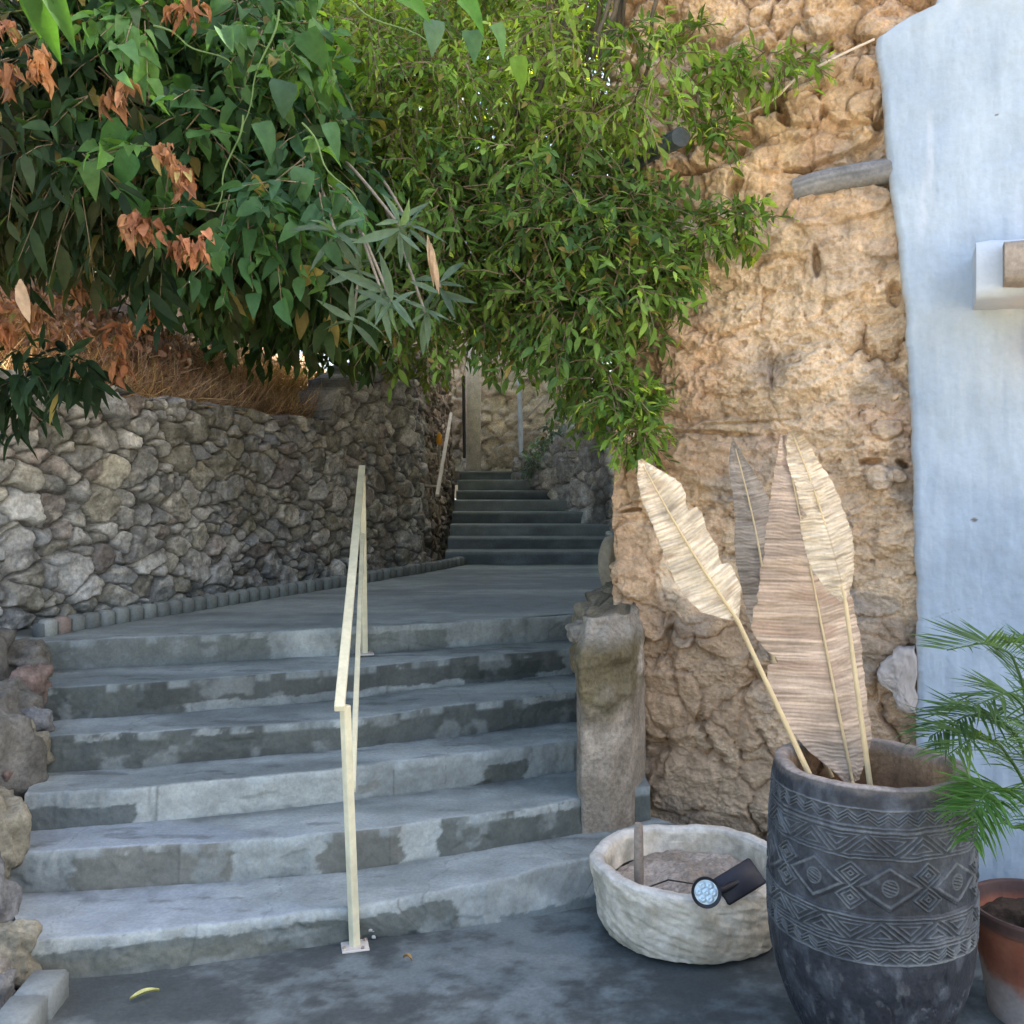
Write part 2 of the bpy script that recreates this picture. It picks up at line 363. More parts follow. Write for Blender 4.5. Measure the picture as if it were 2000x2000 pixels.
tag(mk('path', np.stack([U, V, U * 0 + 1.775], -1).reshape(-1, 3), gridfaces(30, 30), M_conc, col=np.tile([.2, .21, .2], (900, 1))), 'level ground at the head of the upper stairs', kind='structure')

# ------------------------------------------------------------------ rubble walls
def rubble(foot, top, z0, name, label, cat, seed, sizes, res=.011, palette=None, depth=.05, batter=.06, thick=.4, aniso=1.3, parent=None, rag=.03, stain=None):
    """foot: list of XY points seen left to right; outward normal points to the viewer's side (right hand of travel)"""
    foot = np.array(foot, float); seg = np.hypot(*np.diff(foot, axis=0).T); cum = np.concatenate([[0], np.cumsum(seg)]); Lg = cum[-1]
    nu = int(Lg / res); u = np.linspace(0, Lg, nu)
    fx, fy = np.interp(u, cum, foot[:, 0]), np.interp(u, cum, foot[:, 1])
    tx, ty = np.gradient(fx), np.gradient(fy)
    ker = np.ones(31) / 31; pad = lambda a: np.convolve(np.pad(a, 15, mode='edge'), ker, 'valid')
    tx, ty = pad(tx), pad(ty); ln = np.hypot(tx, ty); nx, ny = ty / ln, -tx / ln
    tz = top(u) + rag * fbm(u * 5, 0, 0, 3, seed); zmax = tz.max(); nv = int((zmax - z0) / res)
    v = np.linspace(0, 1, nv)[None, :]; U = np.repeat(u[:, None], nv, 1); Zz = z0 + (tz[:, None] - z0) * v
    wx = .045 * fbm(U * 5, Zz * 5, 0, 4, seed + 1); wz = .04 * fbm(U * 5, Zz * 5, 5, 4, seed + 2)
    Pn, Rr = pack(-.3, Lg + .3, (z0 - .3) * aniso, (zmax + .3) * aniso, sizes, seed)
    F1, F2, ID = worley(U + wx, (Zz + wz) * aniso, Pn, Rr)
    r_ = np.random.default_rng(seed + 5); n = len(Pn)
    off = r_.normal(0, 1, n)[ID]; ax = r_.normal(0, 1, n)[ID]; az = r_.normal(0, 1, n)[ID]
    du = (U + wx) - Pn[ID, 0]; dz = (Zz + wz) * aniso - Pn[ID, 1]; rr = Rr[ID] + .01
    e = F2 - F1; rnd = np.clip(e / (.025 + .10 * rr), 0, 1); rnd = 1 - (1 - rnd) ** 2.2
    small = ss(.02, .06, rr)
    D = depth * (rnd - 1) * (.55 + .45 * small) + .014 * off * small + .11 * (ax * du + az * dz) * .9
    D -= depth * .35 * ss(.01, .05, F1)
    D += .020 * ridge(U * 6 + off * 3, Zz * 8, off, 4, seed + 7) + .006 * fbm(U * 28, Zz * 28, 0, 3, seed + 8)
    D = D * ss(0, .02, u)[:, None] * ss(0, .02, Lg - u)[:, None] if False else D
    D -= batter * (Zz - z0)
    P = np.stack([fx[:, None] + nx[:, None] * D, fy[:, None] + ny[:, None] * D, Zz], -1)
    pal = np.array(palette); pc = pal[r_.integers(0, len(pal), n)] * r_.uniform(.75, 1.25, (n, 1)); c = pc[ID]
    c = c * (1 + .35 * fbm(U * 6 + off * 9, Zz * 8, 0, 4, seed + 11))[..., None]
    c = mix(c, [.56, .55, .51], ss(.15, .75, fbm(U * 18, Zz * 18, 1, 4, seed + 12)) * .6)      # lichen
    c = mix(c, [.15, .135, .075], ss(.35, .8, fbm(U * 2.3, Zz * 2.6, 2, 4, seed + 13)) * .45)  # moss and damp
    c = mix(c, np.array(palette).mean(0) * .42, ss(.018, .0, e) * .8)                               # dirt in joints
    c = mix(c, np.array(palette).mean(0) * .5, ss(.01, .05, F1) * .4)
    if stain is not None: c = stain(c, U, Zz, e)
    # top and back
    rows = [P[:, k] for k in range(nv)]; cols = [c[:, k] for k in range(nv)]
    for kk, q in enumerate((.3, .65, 1.0)):
        bk = P[:, -1].copy(); bk[:, 0] -= nx * thick * q; bk[:, 1] -= ny * thick * q; bk[:, 2] += .02 * fbm(u * 6, q * 3, 0, 3, seed + 20); rows.append(bk); cols.append(c[:, -1] * .9)
    bk = rows[-1].copy(); bk[:, 2] = z0; rows.append(bk); cols.append(c[:, -1])
    P = np.stack(rows, 1); C = np.stack(cols, 1)
    b = MB(); b.grid(P, C.reshape(-1, 3))
    for e_ in (0, nu - 1):
        ring = P[e_]; cen = np.array([ring[:, 0].mean(), ring[:, 1].mean(), (z0 + tz[e_]) / 2]); nn_ = len(ring)
        b.add(np.vstack([ring, cen]), np.array([[j, (j + 1) % nn_, nn_] for j in range(nn_)]), pal.mean(0))
    o = b.build(name, M_rock if parent is None or True else M_tan, parent)
    if label: tag(o, label, cat)
    return o
GREY = [tuple((np.array(c_) * .55 + np.mean(c_) * .45) * [1.56, 1.58, 1.56]) for c_ in [(.19, .19, .185), (.23, .23, .225), (.16, .165, .165), (.26, .25, .235), (.22, .205, .16), (.17, .18, .19), (.30, .295, .285), (.20, .165, .15), (.15, .145, .12)]]
def ltop(u): return np.interp(u, [0, .8, 2.6, 3.9, 4.1, 5.6], [2.26, 2.16, 2.14, 2.12, 2.62, 2.75])
foot = [(-3.25, 3.62), (-2.62, 4.95), (-1.75, 7.0), (-.78, 9.15)]
def lt2(u): return np.interp(u, [0, 1.5, 3.2, 4.6, 4.75, 6.2], [2.30, 2.24, 2.18, 2.13, 2.55, 2.80])
foot = [(-3.25, 3.62), (-2.62, 4.95), (-1.75, 7.0), (-.84, 9.05), (-.79, 9.6), (-.66, 11.9)]
def lt3(u): return np.interp(u, [0, 1.5, 3.2, 4.5, 4.8, 6.0, 8.8], [2.30, 2.24, 2.18, 2.13, 2.50, 2.95, 3.3])
rubble(foot, lt3, -.05, 'stone_wall', 'long grey dry stone retaining wall left of the stairs, running up to the head of the upper flight', 'wall', 21,
       [(.115, .08, 700), (.08, .055, 1500), (.05, .035, 2200), (.028, .016, 3000)], palette=GREY, depth=.07, res=.0105, batter=.045,
       stain=lambda c, U, Z, e: mix(c, c * np.array([.80, .68, .56]), ss(6.2, 6.7, U + .2 * fbm(Z * 2, U, 0, 2, 5)) * .9))
rubble([(-.05, 11.55), (.12, 11.25), (.75, 10.15), (1.0, 9.75), (1.55, 9.35)], lambda u: np.interp(u, [0, .35, 1.0, 1.6, 2.0, 2.8], [1.95, 2.0, 2.25, 2.48, 2.75, 2.9]), .7, 'stone_wall',
       'grey block stone wall with black damp streaks right of the upper flight', 'wall', 45,
       [(.16, .10, 250), (.09, .06, 400), (.05, .03, 500)], palette=[(.58, .56, .55), (.64, .59, .56), (.53, .53, .53), (.66, .63, .60)], depth=.05, res=.014, aniso=1.15,
       stain=lambda c, U, Z, e: mix(c, [.03, .03, .032], ss(.25, .7, fbm(U * 3.2, Z * .8, 0, 4, 5)) * .6))
rubble([(-1.9, 12.45), (-.3, 12.3), (.9, 12.2)], lambda u: np.full_like(u, 4.2), 1.6, 'stone_wall', 'pale tan block wall closing the head of the stairs', 'wall', 57,
       [(.16, .11, 150), (.09, .05, 300), (.04, .03, 300)], palette=[(.62, .53, .40), (.56, .48, .37), (.66, .58, .45)], depth=.035, res=.02, aniso=1.3,
       stain=lambda c, U, Z, e: mix(c, np.array([.60, .53, .41]), ss(2.35, 2.6, Z) * .8))

# ------------------------------------------------------------------ rubble house (right) : front wall plane Y + .433 X = 4.717
SL, K0 = .433, 4.717; CS = 1 / math.sqrt(1 + SL * SL)
def wuv(px, py):
    a = (px - CX) / F; Y = K0 / (1 + SL * a); X = a * Y; return (X - .5) / CS, H + (HY - py) / F * Y
TN = np.array([-SL * CS, -CS, 0.])              # towards the viewer
def wpt(u, v, d): 
    u, v, d = np.broadcast_arrays(u, v, d)
    X = .5 + u * CS; Y = K0 - SL * X; return np.stack([X + TN[0] * d, Y + TN[1] * d, v], -1)
house = empty('rubble_house', (1.2, 4.6, 0), 'old tan rubble stone house wall with crumbling mortar beside the stairs', 'house')
u = np.concatenate([np.linspace(-.03, 1.75, 460), np.linspace(1.80, 3.6, 20)])
v = np.concatenate([np.linspace(-.03, 3.95, 900), np.linspace(4.0, 6.0, 60)])
U, V = np.meshgrid(u, v, indexing='ij')
wx = .07 * fbm(U * 3, V * 3, 0, 4, 201) + .012 * fbm(U * 22, V * 22, 0, 3, 203); wz = .06 * fbm(U * 3, V * 3, 4, 4, 202) + .012 * fbm(U * 22, V * 22, 3, 3, 204)
Pn, Rr = pack(-.4, 2.1, -.3, 3.1, [(.24, .14, 120), (.13, .08, 250), (.07, .03, 500)], 77)      # big blocks low
Pt, Rt = pack(-.4, 2.1, 2.9, 4.4, [(.12, .07, 160), (.06, .035, 500), (.03, .018, 900)], 78)   # small rubble high
Pn = np.vstack([Pn, Pt]); Rr = np.append(Rr, Rt)
F1, F2, ID = worley(np.clip(U, -.3, 2) + wx, np.clip((V + wz), -.2, 4.2) * 1.0, Pn, Rr)
r_ = np.random.default_rng(8); n = len(Pn); off = r_.normal(0, 1, n)[ID]; vis = r_.uniform(0, 1, n)[ID]
ax = r_.normal(0, 1, n)[ID]; az = r_.normal(0, 1, n)[ID]; du = U + wx - Pn[ID, 0]; dz = V + wz - Pn[ID, 1]
e = F2 - F1; hi = ss(2.75, 3.25, V)
mort = ss(-.25, .35, fbm(U * 1.5, V * 1.3, 0, 3, 210) + .35 * hi)                            # where joints are open
rnd = 1 - (1 - np.clip(e / (.05 + hi * (.02 + .06 * (fbm(U * 6, V * 6, 3, 3, 212) + .4).clip(0, 1))), 0, 1)) ** 2
def terrace(x, n, k=7): q = x * n; f = np.floor(q); return (f + 1 / (1 + np.exp(-k * 2 * (q - f - .5)))) / n
D = (rnd - 1) * (.012 + .034 * mort - .006 * hi) + .014 * off * (.3 + .7 * mort + .9 * hi) + .10 * (ax * du + az * dz) * (.45 + 1.6 * hi)
D -= .03 * ss(.01, .05, F1) * mort * (1 - .6 * hi)
crack = ss(.955, .995, ridge(U * 2.2 + wx * 3, V * 2.8 + wz * 3, 0, 3, 215)); D -= .03 * crack * ss(-.2, .4, fbm(U * 2, V * 2, 1, 2, 216))
tf = fbm(U * 3.2 + wx * 2, V * 5.2 + wz * 2, 0, 6, 219, .58); D += .045 * terrace(tf, 5)                       # plaster broken off in layers
tf2 = fbm(U * 9 + 3, V * 15, 0, 5, 220, .6); D += .018 * terrace(tf2, 4, 5)
rg = ridge(U * 9 + wx * 3, V * 22, 0, 4, 221); D += .007 * rg
D += .006 * fbm(U * 38, V * 46, 0, 4, 223, .65)
pits = ss(.45, .8, fbm(U * 22, V * 26, 0, 3, 225)); D -= .012 * pits
D += .04 * fbm(U * 1.3, V * 1.1, 0, 2, 226)
c = mix([.56, .425, .285], [.72, .585, .42], ss(-.5, .6, fbm(U * 2, V * 2.5, 0, 5, 230)))
c = c * (1 + .10 * off * mort + .16 * (terrace(tf, 5) + .1) + .08 * tf2)[..., None]; c = mix(c, [.36, .27, .18], crack * .5)
pts = {}
def stone(px, py, rx, ry, rot, lift, colr=None, power=2.4, flat=.5, edge=.05, mixc=.6):
    """one named block: pixel centre and radii measured on the photograph, placed on the wall plane"""
    global D, c
    cu, cv = wuv(px, py); s = F / 4.25; a = R(rot)
    du_ = (U - cu) + wx * .35; dv_ = (V - cv) + wz * .35
    x = (du_ * math.cos(a) + dv_ * math.sin(a)) / (rx / s); y = (-du_ * math.sin(a) + dv_ * math.cos(a)) / (ry / s)
    r = (np.abs(x) ** power + np.abs(y) ** power) ** (1 / power) + .20 * fbm(U * 6, V * 6, px, 4, 240) - .05
    m = ss(1.0, .86, r); ring = np.exp(-((r - 1.04) / edge) ** 2)
    body = lift * .75 * (flat + .25 + (.75 - flat) * np.clip(1 - r * r, 0, 1)) + .012 * terrace(fbm(U * 7, V * 9, px, 4, 246), 4) + .008 * fbm(U * 8, V * 8, px, 4, 241) + .006 * ridge(U * 16, V * 22, px, 3, 242)
    D = D * (1 - m) + (body + D * .45) * m - .012 * ring * ss(-.4, .3, fbm(U * 4, V * 4, px, 3, 244))
    if colr is not None:
        cc = np.array(colr) * [1.28, 1.22, 1.12] * (1 + .22 * fbm(U * 9, V * 9, px, 4, 243))[..., None]; c = c * (1 - m * mixc)[..., None] + cc * (m * mixc)[..., None]
    c = c * (1 - .10 * ring)[..., None]
GRYT = (.40, .355, .29)
stone(1485, 478, 118, 36, 4, .035, (.43, .36, .26), 3.2); stone(1640, 505, 80, 75, 15, .03, (.42, .36, .29), 2.5)
stone(1330, 465, 45, 32, -10, .03, (.45, .42, .38)); stone(1720, 445, 55, 60, 0, .02, (.46, .37, .27))
stone(1365, 380, 70, 40, 5, .04, (.42, .35, .25)); stone(1460, 360, 34, 36, 0, .05, (.40, .33, .24)); stone(1520, 375, 50, 48, 0, .03, (.48, .38, .25), 3)
stone(1640, 405, 90, 38, 8, .055, (.47, .36, .25)); stone(1590, 275, 110, 40, 12, .045, (.50, .40, .27)); stone(1575, 210, 36, 30, -15, .08, (.42, .36, .27))
stone(1575, 158, 62, 22, 22, .11, (.46, .40, .30), 3); stone(1660, 170, 55, 55, 20, .035, (.46, .37, .26)); stone(1520, 162, 26, 22, 10, .05, (.34, .28, .22))
stone(1565, 62, 20, 18, 0, .05, (.55, .52, .46)); stone(1598, 55, 18, 16, 0, .06, (.55, .50, .44)); stone(1552, 85, 12, 30, 0, .03, (.5, .42, .3)); stone(1585, 85, 22, 22, 0, .0, (.35, .35, .36))
stone(1510, 535, 24, 28, 0, .01); stone(1415, 880, 100, 72, -5, .05, (.42, .365, .28), 2.2); stone(1590, 560, 20, 60, 0, .02)
stone(1690, 200, 30, 26, 0, .02); stone(1735, 838, 26, 17, 0, .035, (.42, .35, .28)); stone(1715, 935, 26, 24, 10, .05, (.50, .44, .38)); stone(1752, 930, 22, 16, -10, .04, (.42, .35, .28)); stone(1690, 1180, 50, 22, 0, .01, (.27, .27, .27)); stone(1700, 1245, 60, 34, 0, .04, (.45, .35, .25))
stone(1345, 1190, 36, 28, 10, .035, (.40, .31, .23)); stone(1260, 1180, 40, 70, 0, .06, (.43, .31, .21), 3.4); stone(1250, 1075, 42, 52, 0, .05, (.42, .31, .22), 3.4)
stone(1390, 1060, 30, 60, 0, .02, (.40, .30, .22)); stone(1415, 1130, 75, 40, 0, .02, (.38, .29, .20), 3); stone(1325, 1240, 26, 30, 0, .03, (.36, .30, .24))
stone(1245, 925, 28, 52, 0, .05, (.44, .34, .24), 3.2); stone(1420, 1225, 75, 60, 0, .03, (.36, .27, .19), 3); stone(1300, 1380, 60, 70, 0, .035, (.36, .28, .20), 3.2)
stone(1420, 1400, 55, 60, 0, .03, (.35, .27, .195), 3.2); stone(1330, 1530, 70, 60, 0, .03, (.34, .27, .20), 3); stone(1450, 1520, 60, 45, 0, .03, (.33, .26, .185), 3); stone(1400, 1610, 60, 22, 5, .03, (.35, .28, .20), 2.6)
# deep gaps between the stones
def hole(px, py, rx, ry, rot, dep):
    global D, c
    cu, cv = wuv(px, py); s = F / 4.25; a = R(rot); du_, dv_ = U - cu + wx * .3, V - cv + wz * .3
    x = (du_ * math.cos(a) + dv_ * math.sin(a)) / (rx / s); y = (-du_ * math.sin(a) + dv_ * math.cos(a)) / (ry / s)
    D = D - dep * ss(1.15, .5, np.hypot(x, y) + .1 * fbm(U * 14, V * 14, px, 3, 250))
hole(1522, 193, 34, 14, 20, .16); hole(1538, 222, 12, 22, 25, .14); hole(1440, 372, 14, 22, -30, .08); hole(1595, 515, 8, 30, 5, .07); hole(1563, 368, 6, 26, 0, .06)
hole(1700, 905, 24, 8, 10, .09); hole(1765, 905, 14, 7, -30, .09); hole(1330, 1130, 14, 14, 0, .06); hole(1335, 345, 60, 8, 8, .08); hole(1372, 452, 10, 20, 20, .07)
hole(1748, 575, 14, 26, 0, .08); hole(1232, 1000, 26, 5, 8, .09); hole(1410, 843, 90, 5, -2, .04); hole(1470, 820, 100, 3, 3, .03); hole(1270, 700, 8, 60, 15, .03); hole(1510, 720, 6, 50, 10, .03)
c = mix(c, [.30, .27, .235], ss(.35, .8, fbm(U * 3.2 + 9, V * 3, 0, 5, 231)) * .7)
cu, cv = wuv(1510, 720); c = mix(c, [.24, .21, .185], np.exp(-(((U - cu) / .14) ** 2 + ((V - cv) / .12) ** 2)) * .7)          # soot mark
c = mix(c, [.60, .40, .27], ss(.2, .7, fbm(U * 2.4 + 4, V * 2.2, 7, 4, 232)) * .40)                                    # reddish clay
c = mix(c, [.30, .20, .12], ss(.10, .0, e) * .40 * mort)
c = mix(c, [.20, .14, .09], pits * .35); c = mix(c, [.58, .49, .37], ss(.5, 1, rg) * .25)
c = mix(c, [.36, .275, .19], ss(1.25, .2, V + .2 * fbm(U * 2, V * 2, 0, 3, 234)) * .55)                                 # darker and browner towards the foot of the wall
D = D * (1 - .30 * ss(1.5, 1.0, V))
D = np.where(U > 1.30, np.minimum(D, .035), D)
P = wpt(U, V, D)
wr = [P[0] + np.array([.17 * q, .985 * q, 0]) + np.array([.985, -.17, 0]) * ((.035 * fbm(q * 6, v * 6, 0, 4, 261) + .02 * ridge(q * 9, v * 10, 0, 3, 262)) * min(1, q * 12))[:, None] for q in np.linspace(.55, .006, 60)]
P = np.concatenate([np.stack(wr), P]); c = np.concatenate([np.repeat(c[:1], 60, 0) * (1 + .15 * fbm(np.linspace(0, .55, 60)[:, None] * 9, v[None] * 6, 0, 4, 263))[..., None], c])
b = MB(); b.grid(P, c.reshape(-1, 3)); b.build('front_wall', M_tan, house)
# side wall going back beside the landing, and an unseen house body added to block the sun
def sidew():
    uu = np.linspace(0, 5.6, 260); vv = np.linspace(0, 6.0, 260); A, B = np.meshgrid(uu, vv, indexing='ij')
    t = A / 5.6; X = .53 + .90 * t; Y = 4.75 + 5.2 * t
    D = .05 * fbm(A * 2, B * 2, 0, 4, 301) + .03 * ridge(A * 4, B * 6, 0, 4, 302) + .02 * fbm(A * 12, B * 12, 0, 3, 303); D *= ss(0, .15, A) * .8 + .2
    c = mix([.50, .375, .25], [.64, .51, .36], ss(-.5, .6, fbm(A * 3, B * 3, 0, 4, 304)))
    b = MB(); b.grid(np.stack([X - D, Y, B], -1)[::-1], c[::-1].reshape(-1, 3)); b.build('side_wall', M_tan, house)
sidew()
b = MB(); bodyp = [(.56, 4.80), (1.9, 15.0), (12, 15.0), (12, 0.2), (3.6, 3.25)]
for z in (6.0,):
    b.add([(x, y, z) for x, y in bodyp], np.array([[4, 3, 2, 1, 0]]), (.4, .32, .24))
b.add([(x, y, z) for z in (0, 6.0) for x, y in bodyp[1:4]], np.array([[0, 3, 4, 1], [1, 4, 5, 2]]), (.4, .32, .24))
b.build('sun_block', M_tan, house, False)

# whitewashed wall
EDGE = [(1834, -30), (1832, 2), (1825, 24), (1800, 36), (1771, 47), (1740, 66), (1713, 87), (1711, 105), (1720, 181), (1731, 315), (1740, 400), (1749, 471), (1758, 545), (1767, 616), (1770, 700), (1778, 849), (1787, 1121), (1789, 1349), (1788, 1450), (1789, 1800)]
eu, ev = zip(*[wuv(*p) for p in EDGE]); eu, ev = np.array(eu)[::-1], np.array(ev)[::-1]
v = np.concatenate([np.linspace(-.03, 4.1, 700), np.linspace(4.13, 6.05, 60)]); e0 = np.interp(v, ev, eu) + .005 * fbm(v * 9, 0, 0, 4, 401) + .002 * fbm(v * 60, 0, 0, 2, 402)
w = np.concatenate([[0, .004, .010, .020], np.linspace(.03, 1.1, 300), np.linspace(1.15, 3.2, 30)])
U = e0[None, :] + w[:, None]; V = np.repeat(v[None, :], len(w), 0)
prof = np.interp(w, [0, .004, .010, .02, .03, 5], [-.10, .046, .058, .066, .07, .07])[:, None]
D = prof + (.0022 * fbm(U * 26, V * 7, 0, 4, 409) + .010 * fbm(U * 2.0, V * 2.0, 0, 3, 403) + .0035 * fbm(U * 9, V * 9, 0, 4, 404)) * (w > .005)[:, None]
c = mix([.335, .405, .485], [.395, .465, .535], ss(-.5, .5, fbm(U * 2.5, V * 1.6, 0, 4, 405)))
c = c * (1 + .05 * fbm(U * 30, V * 5, 0, 4, 410) + .05 * fbm(U * 4, V * 4, 0, 5, 411))[..., None]
c = mix(c, [.50, .47, .42], np.exp(-(w / .012) ** 2)[:, None] * np.ones_like(U) * .8)
c = mix(c, [.58, .61, .66], ss(.45, .9, fbm(U * 9, V * 1.6, 0, 4, 406)) * .35)
hc_ = ss(.985, .999, ridge(U * 1.7 + .1 * fbm(U * 8, V * 8, 0, 3, 431), V * 1.3, 0, 1, 430)); c = mix(c, [.28, .30, .32], hc_ * ss(.1, .5, fbm(U * 2, V * 2, 3, 2, 432)) * .6)
c = mix(c, [.33, .34, .33], ss(.9, .1, V + .25 * fbm(U * 5, V * 3, 0, 4, 433)) * .35)
c = mix(c, [.50, .50, .50], ss(.62, .85, fbm(U * 12, V * 12, 0, 4, 408)) * ss(1.5, 0, V) * .3)
for (px, py, rr) in ((1901, 1014, .0095), (1944, 237, .005)):
    cu, cv = wuv(px, py); c = mix(c, [.12, .11, .1], ss(rr * 1.3, rr * .7, np.hypot((U - cu) * .75, (V - cv) * 1.4)))
white = empty('whitewashed_wall', (1.9, 3.9, 0), 'smooth bluish white limewashed wall at the right edge', 'wall')
b = MB(); b.grid(wpt(U, V, D), c.reshape(-1, 3)); b.build('wall', M_white, white)
# loose flake of old plaster at its foot
fl = [(1790, 1255), (1762, 1262), (1722, 1290), (1712, 1310), (1722, 1330), (1745, 1350), (1760, 1385), (1775, 1392), (1790, 1395)]
fu = np.array([wuv(*p) for p in fl]); cen = fu.mean(0); q = np.linspace(0, len(fl), 90, endpoint=False); fu = np.stack([np.interp(q, range(len(fl) + 1), np.append(fu[:, k], fu[0, k])) for k in (0, 1)], -1)
fu = fu + np.stack([.010 * fbm(fu[:, 0] * 30, fu[:, 1] * 30, k, 4, 71) for k in (0, 5)], -1); cen = fu.mean(0); b = MB(); rings = []; fl = list(fu)
for k, (sc, d) in enumerate([(1.0, .0), (.995, .045)] + [(x_, .06 + .015 * (1 - x_)) for x_ in np.linspace(.96, .02, 22)]):
    q = cen + (fu - cen) * sc; rings.append(wpt(q[:, 0], q[:, 1], d + .012 * fbm(q[:, 0] * 18, q[:, 1] * 18, 0, 5, 3, .6)))
n_ = len(fl); Pk = np.stack(rings); b.grid(Pk[::-1], (.43, .38, .34), wrap=True); b.build('loose_plaster', M_white, white)
# corbel with beam end
ex, ey = CS, -SL * CS
Rw = Matrix(((ex, -TN[0], 0), (ey, -TN[1], 0), (0, 0, 1)))
def prism(name, prof, u0, u1, mtl, parent, colr, jit=0):
    """prof: (d, v) section, extruded along the wall from u0 to u1"""
    pr = np.array(prof); b = MB(); m = 16; us = np.linspace(u0, u1, m); P = np.zeros((m, len(pr), 3))
    for i, uu in enumerate(us): P[i] = wpt(uu + 0 * pr[:, 0], pr[:, 1] + jit * fbm(uu * 9, pr[:, 0] * 9, pr[:, 1] * 9, 3, 4), pr[:, 0] + jit * fbm(uu * 9, pr[:, 1] * 9, pr[:, 0] * 7, 3, 5))
    b.grid(P, colr, wrap=True)
    for i in (0, m - 1):
        ce = P[i].mean(0); nn_ = len(pr); b.add(np.vstack([P[i], ce]), np.array([[j, (j + 1) % nn_, nn_][::1 if i else -1] for j in range(nn_)]), colr)
    return b.build(name, mtl, parent)
def rsec(d0, d1, v0, v1, r=.012, k=5):
    o = []
    for cx, cy, a0 in ((d1 - r, v1 - r, 0), (d0 + r, v1 - r, 90), (d0 + r, v0 + r, 180), (d1 - r, v0 + r, 270)):
        for q in np.linspace(0, 90, k): o.append((cx + r * math.cos(R(a0 + q)), cy + r * math.sin(R(a0 + q))))
    return o
u_c, v_c = wuv(1962, 630); u_t, v_t = wuv(1918, 490)
sec = [(.05, v_t + .01), (.20, v_t - .01), (.30, v_t - .05), (.31, v_t - .17), (.22, v_c + .045), (.12, v_c + .03), (.05, v_c + .02)]
sec = rsec(.04, .36, v_c + .04, v_t - .035, .045)
prism('corbel', sec, u_c - .12, u_c + .62, M_white, white, (.50, .55, .60), .012)
u_b, v_b = wuv(2010, 618); prism('beam_end', rsec(.10, .46, v_b + .055, v_b + .215, .03), u_b - .12, u_b + .6, M_wood, white, (.30, .25, .20), .01)
lu, lv = wuv(2035, 665); lan = empty('wall_lantern', tuple(wpt(lu, lv - .06, .12)), 'small amber glass lantern glowing under the white corbel', 'lantern')
b = MB(); a = np.linspace(0, 2 * np.pi, 24, endpoint=False)
prof = [(0.001, -.075), (.03, -.07), (.045, -.04), (.05, 0), (.045, .04), (.03, .055)]
Pk = np.array([[(r * np.cos(t), r * np.sin(t), z) for t in a] for r, z in prof]) + wpt(lu, lv - .02, .13); b.grid(Pk, (.9, .4, .05), wrap=True); b.build('shade', M_amber, lan)
b = MB(); b.tube([wpt(lu, lv + .03, .13), wpt(lu, lv + .05, .13), wpt(lu, lv + .052, .05)], .012, 8, (.1, .1, .1)); b.build('bracket', M_plastic, lan)
pl = bpy.data.lights.new('lantern_bulb', 'POINT'); pl.energy = .12; pl.color = (1, .55, .18); pl.shadow_soft_size = .03
po = bpy.data.objects.new('lantern_bulb', pl); COL.objects.link(po); po.location = tuple(wpt(lu, lv - .03, .20))

# embedded logs, cable
def log(name, label, p0, p1, r, colr, seed, cat='beam', flatten=1):
    b = MB(); m = 40; n = 28; t = np.linspace(0, 1, m); p0, p1 = np.array(p0), np.array(p1); ctr = p0 * (1 - t[:, None]) + p1 * t[:, None]; ctr[:, 2] += .006 * np.sin(t * 5)
    T = (p1 - p0) / np.linalg.norm(p1 - p0); A = np.cross(T, [0, 0, 1]); A /= np.linalg.norm(A); B = np.cross(A, T); an = np.linspace(0, 2 * np.pi, n, endpoint=False)
    An, Tt = np.meshgrid(an, t); rr = r * (1 + .05 * fbm(np.cos(An) * 1.5, np.sin(An) * 1.5, Tt * 3, 3, seed) + .06 * ridge(np.cos(An) * 6, np.sin(An) * 6, Tt * 1.2, 2, seed + 1)) - r * .28 * np.exp(-((An - 3.6 - .12 * np.sin(Tt * 4)) / .09) ** 2)
    P = ctr[:, None] + (np.cos(An) * rr)[..., None] * A + (np.sin(An) * rr * flatten)[..., None] * B
    c = np.array(colr) * (1 + .35 * fbm(np.cos(An) * 7, np.sin(An) * 7, Tt * 1.5, 3, seed + 2))[..., None]; c = mix(c, [.04, .04, .04], np.exp(-((An - 3.6 - .12 * np.sin(Tt * 4)) / .07) ** 2) * .9)
    b.grid(P, c.reshape(-1, 3), wrap=True)
    for i in (0, m - 1): b.add(np.vstack([P[i], ctr[i]]), np.array([[j, (j + 1) % n, n][::-1 if i else 1] for j in range(n)]), np.array(colr) * .6)
    o = b.build(name, M_wood, None); tag(o, label, cat); return o
a0 = wuv(1552, 373); a1 = wuv(1745, 330)
log('timber_beam', 'split grey timber set in the tan wall beside the white wall', wpt(a0[0], a0[1], .0), wpt(a1[0], a1[1], .02), .052, (.21, .205, .20), 3)
a0 = wuv(1228, 318)
log('timber_beam', 'short dark grey round timber jutting from the tan wall among the leaves', wpt(a0[0], a0[1], -.03), W(1330, 264, 3.98), .040, (.12, .145, .17), 4)
b = MB(); cp = [(1711, 102), (1660, 125), (1600, 155), (1560, 175), (1530, 208), (1500, 228), (1462, 243), (1425, 247), (1395, 258)]
cpt = np.array([wpt(*wuv(*p), .13 - .0 * i) for i, p in enumerate(cp)]); tt = np.linspace(0, len(cp) - 1, 60)
cpt = np.stack([np.interp(tt, range(len(cp)), cpt[:, k]) for k in range(3)], -1); ker = np.ones(7) / 7
cpt[3:-3] = np.stack([np.convolve(cpt[:, k], ker, 'valid') for k in range(3)], -1)
b.tube(cpt, .0055, 6, (.62, .52, .40)); tag(b.build('cable', M_rail), 'thin pale cable sagging across the tan wall to the white wall', 'cable')

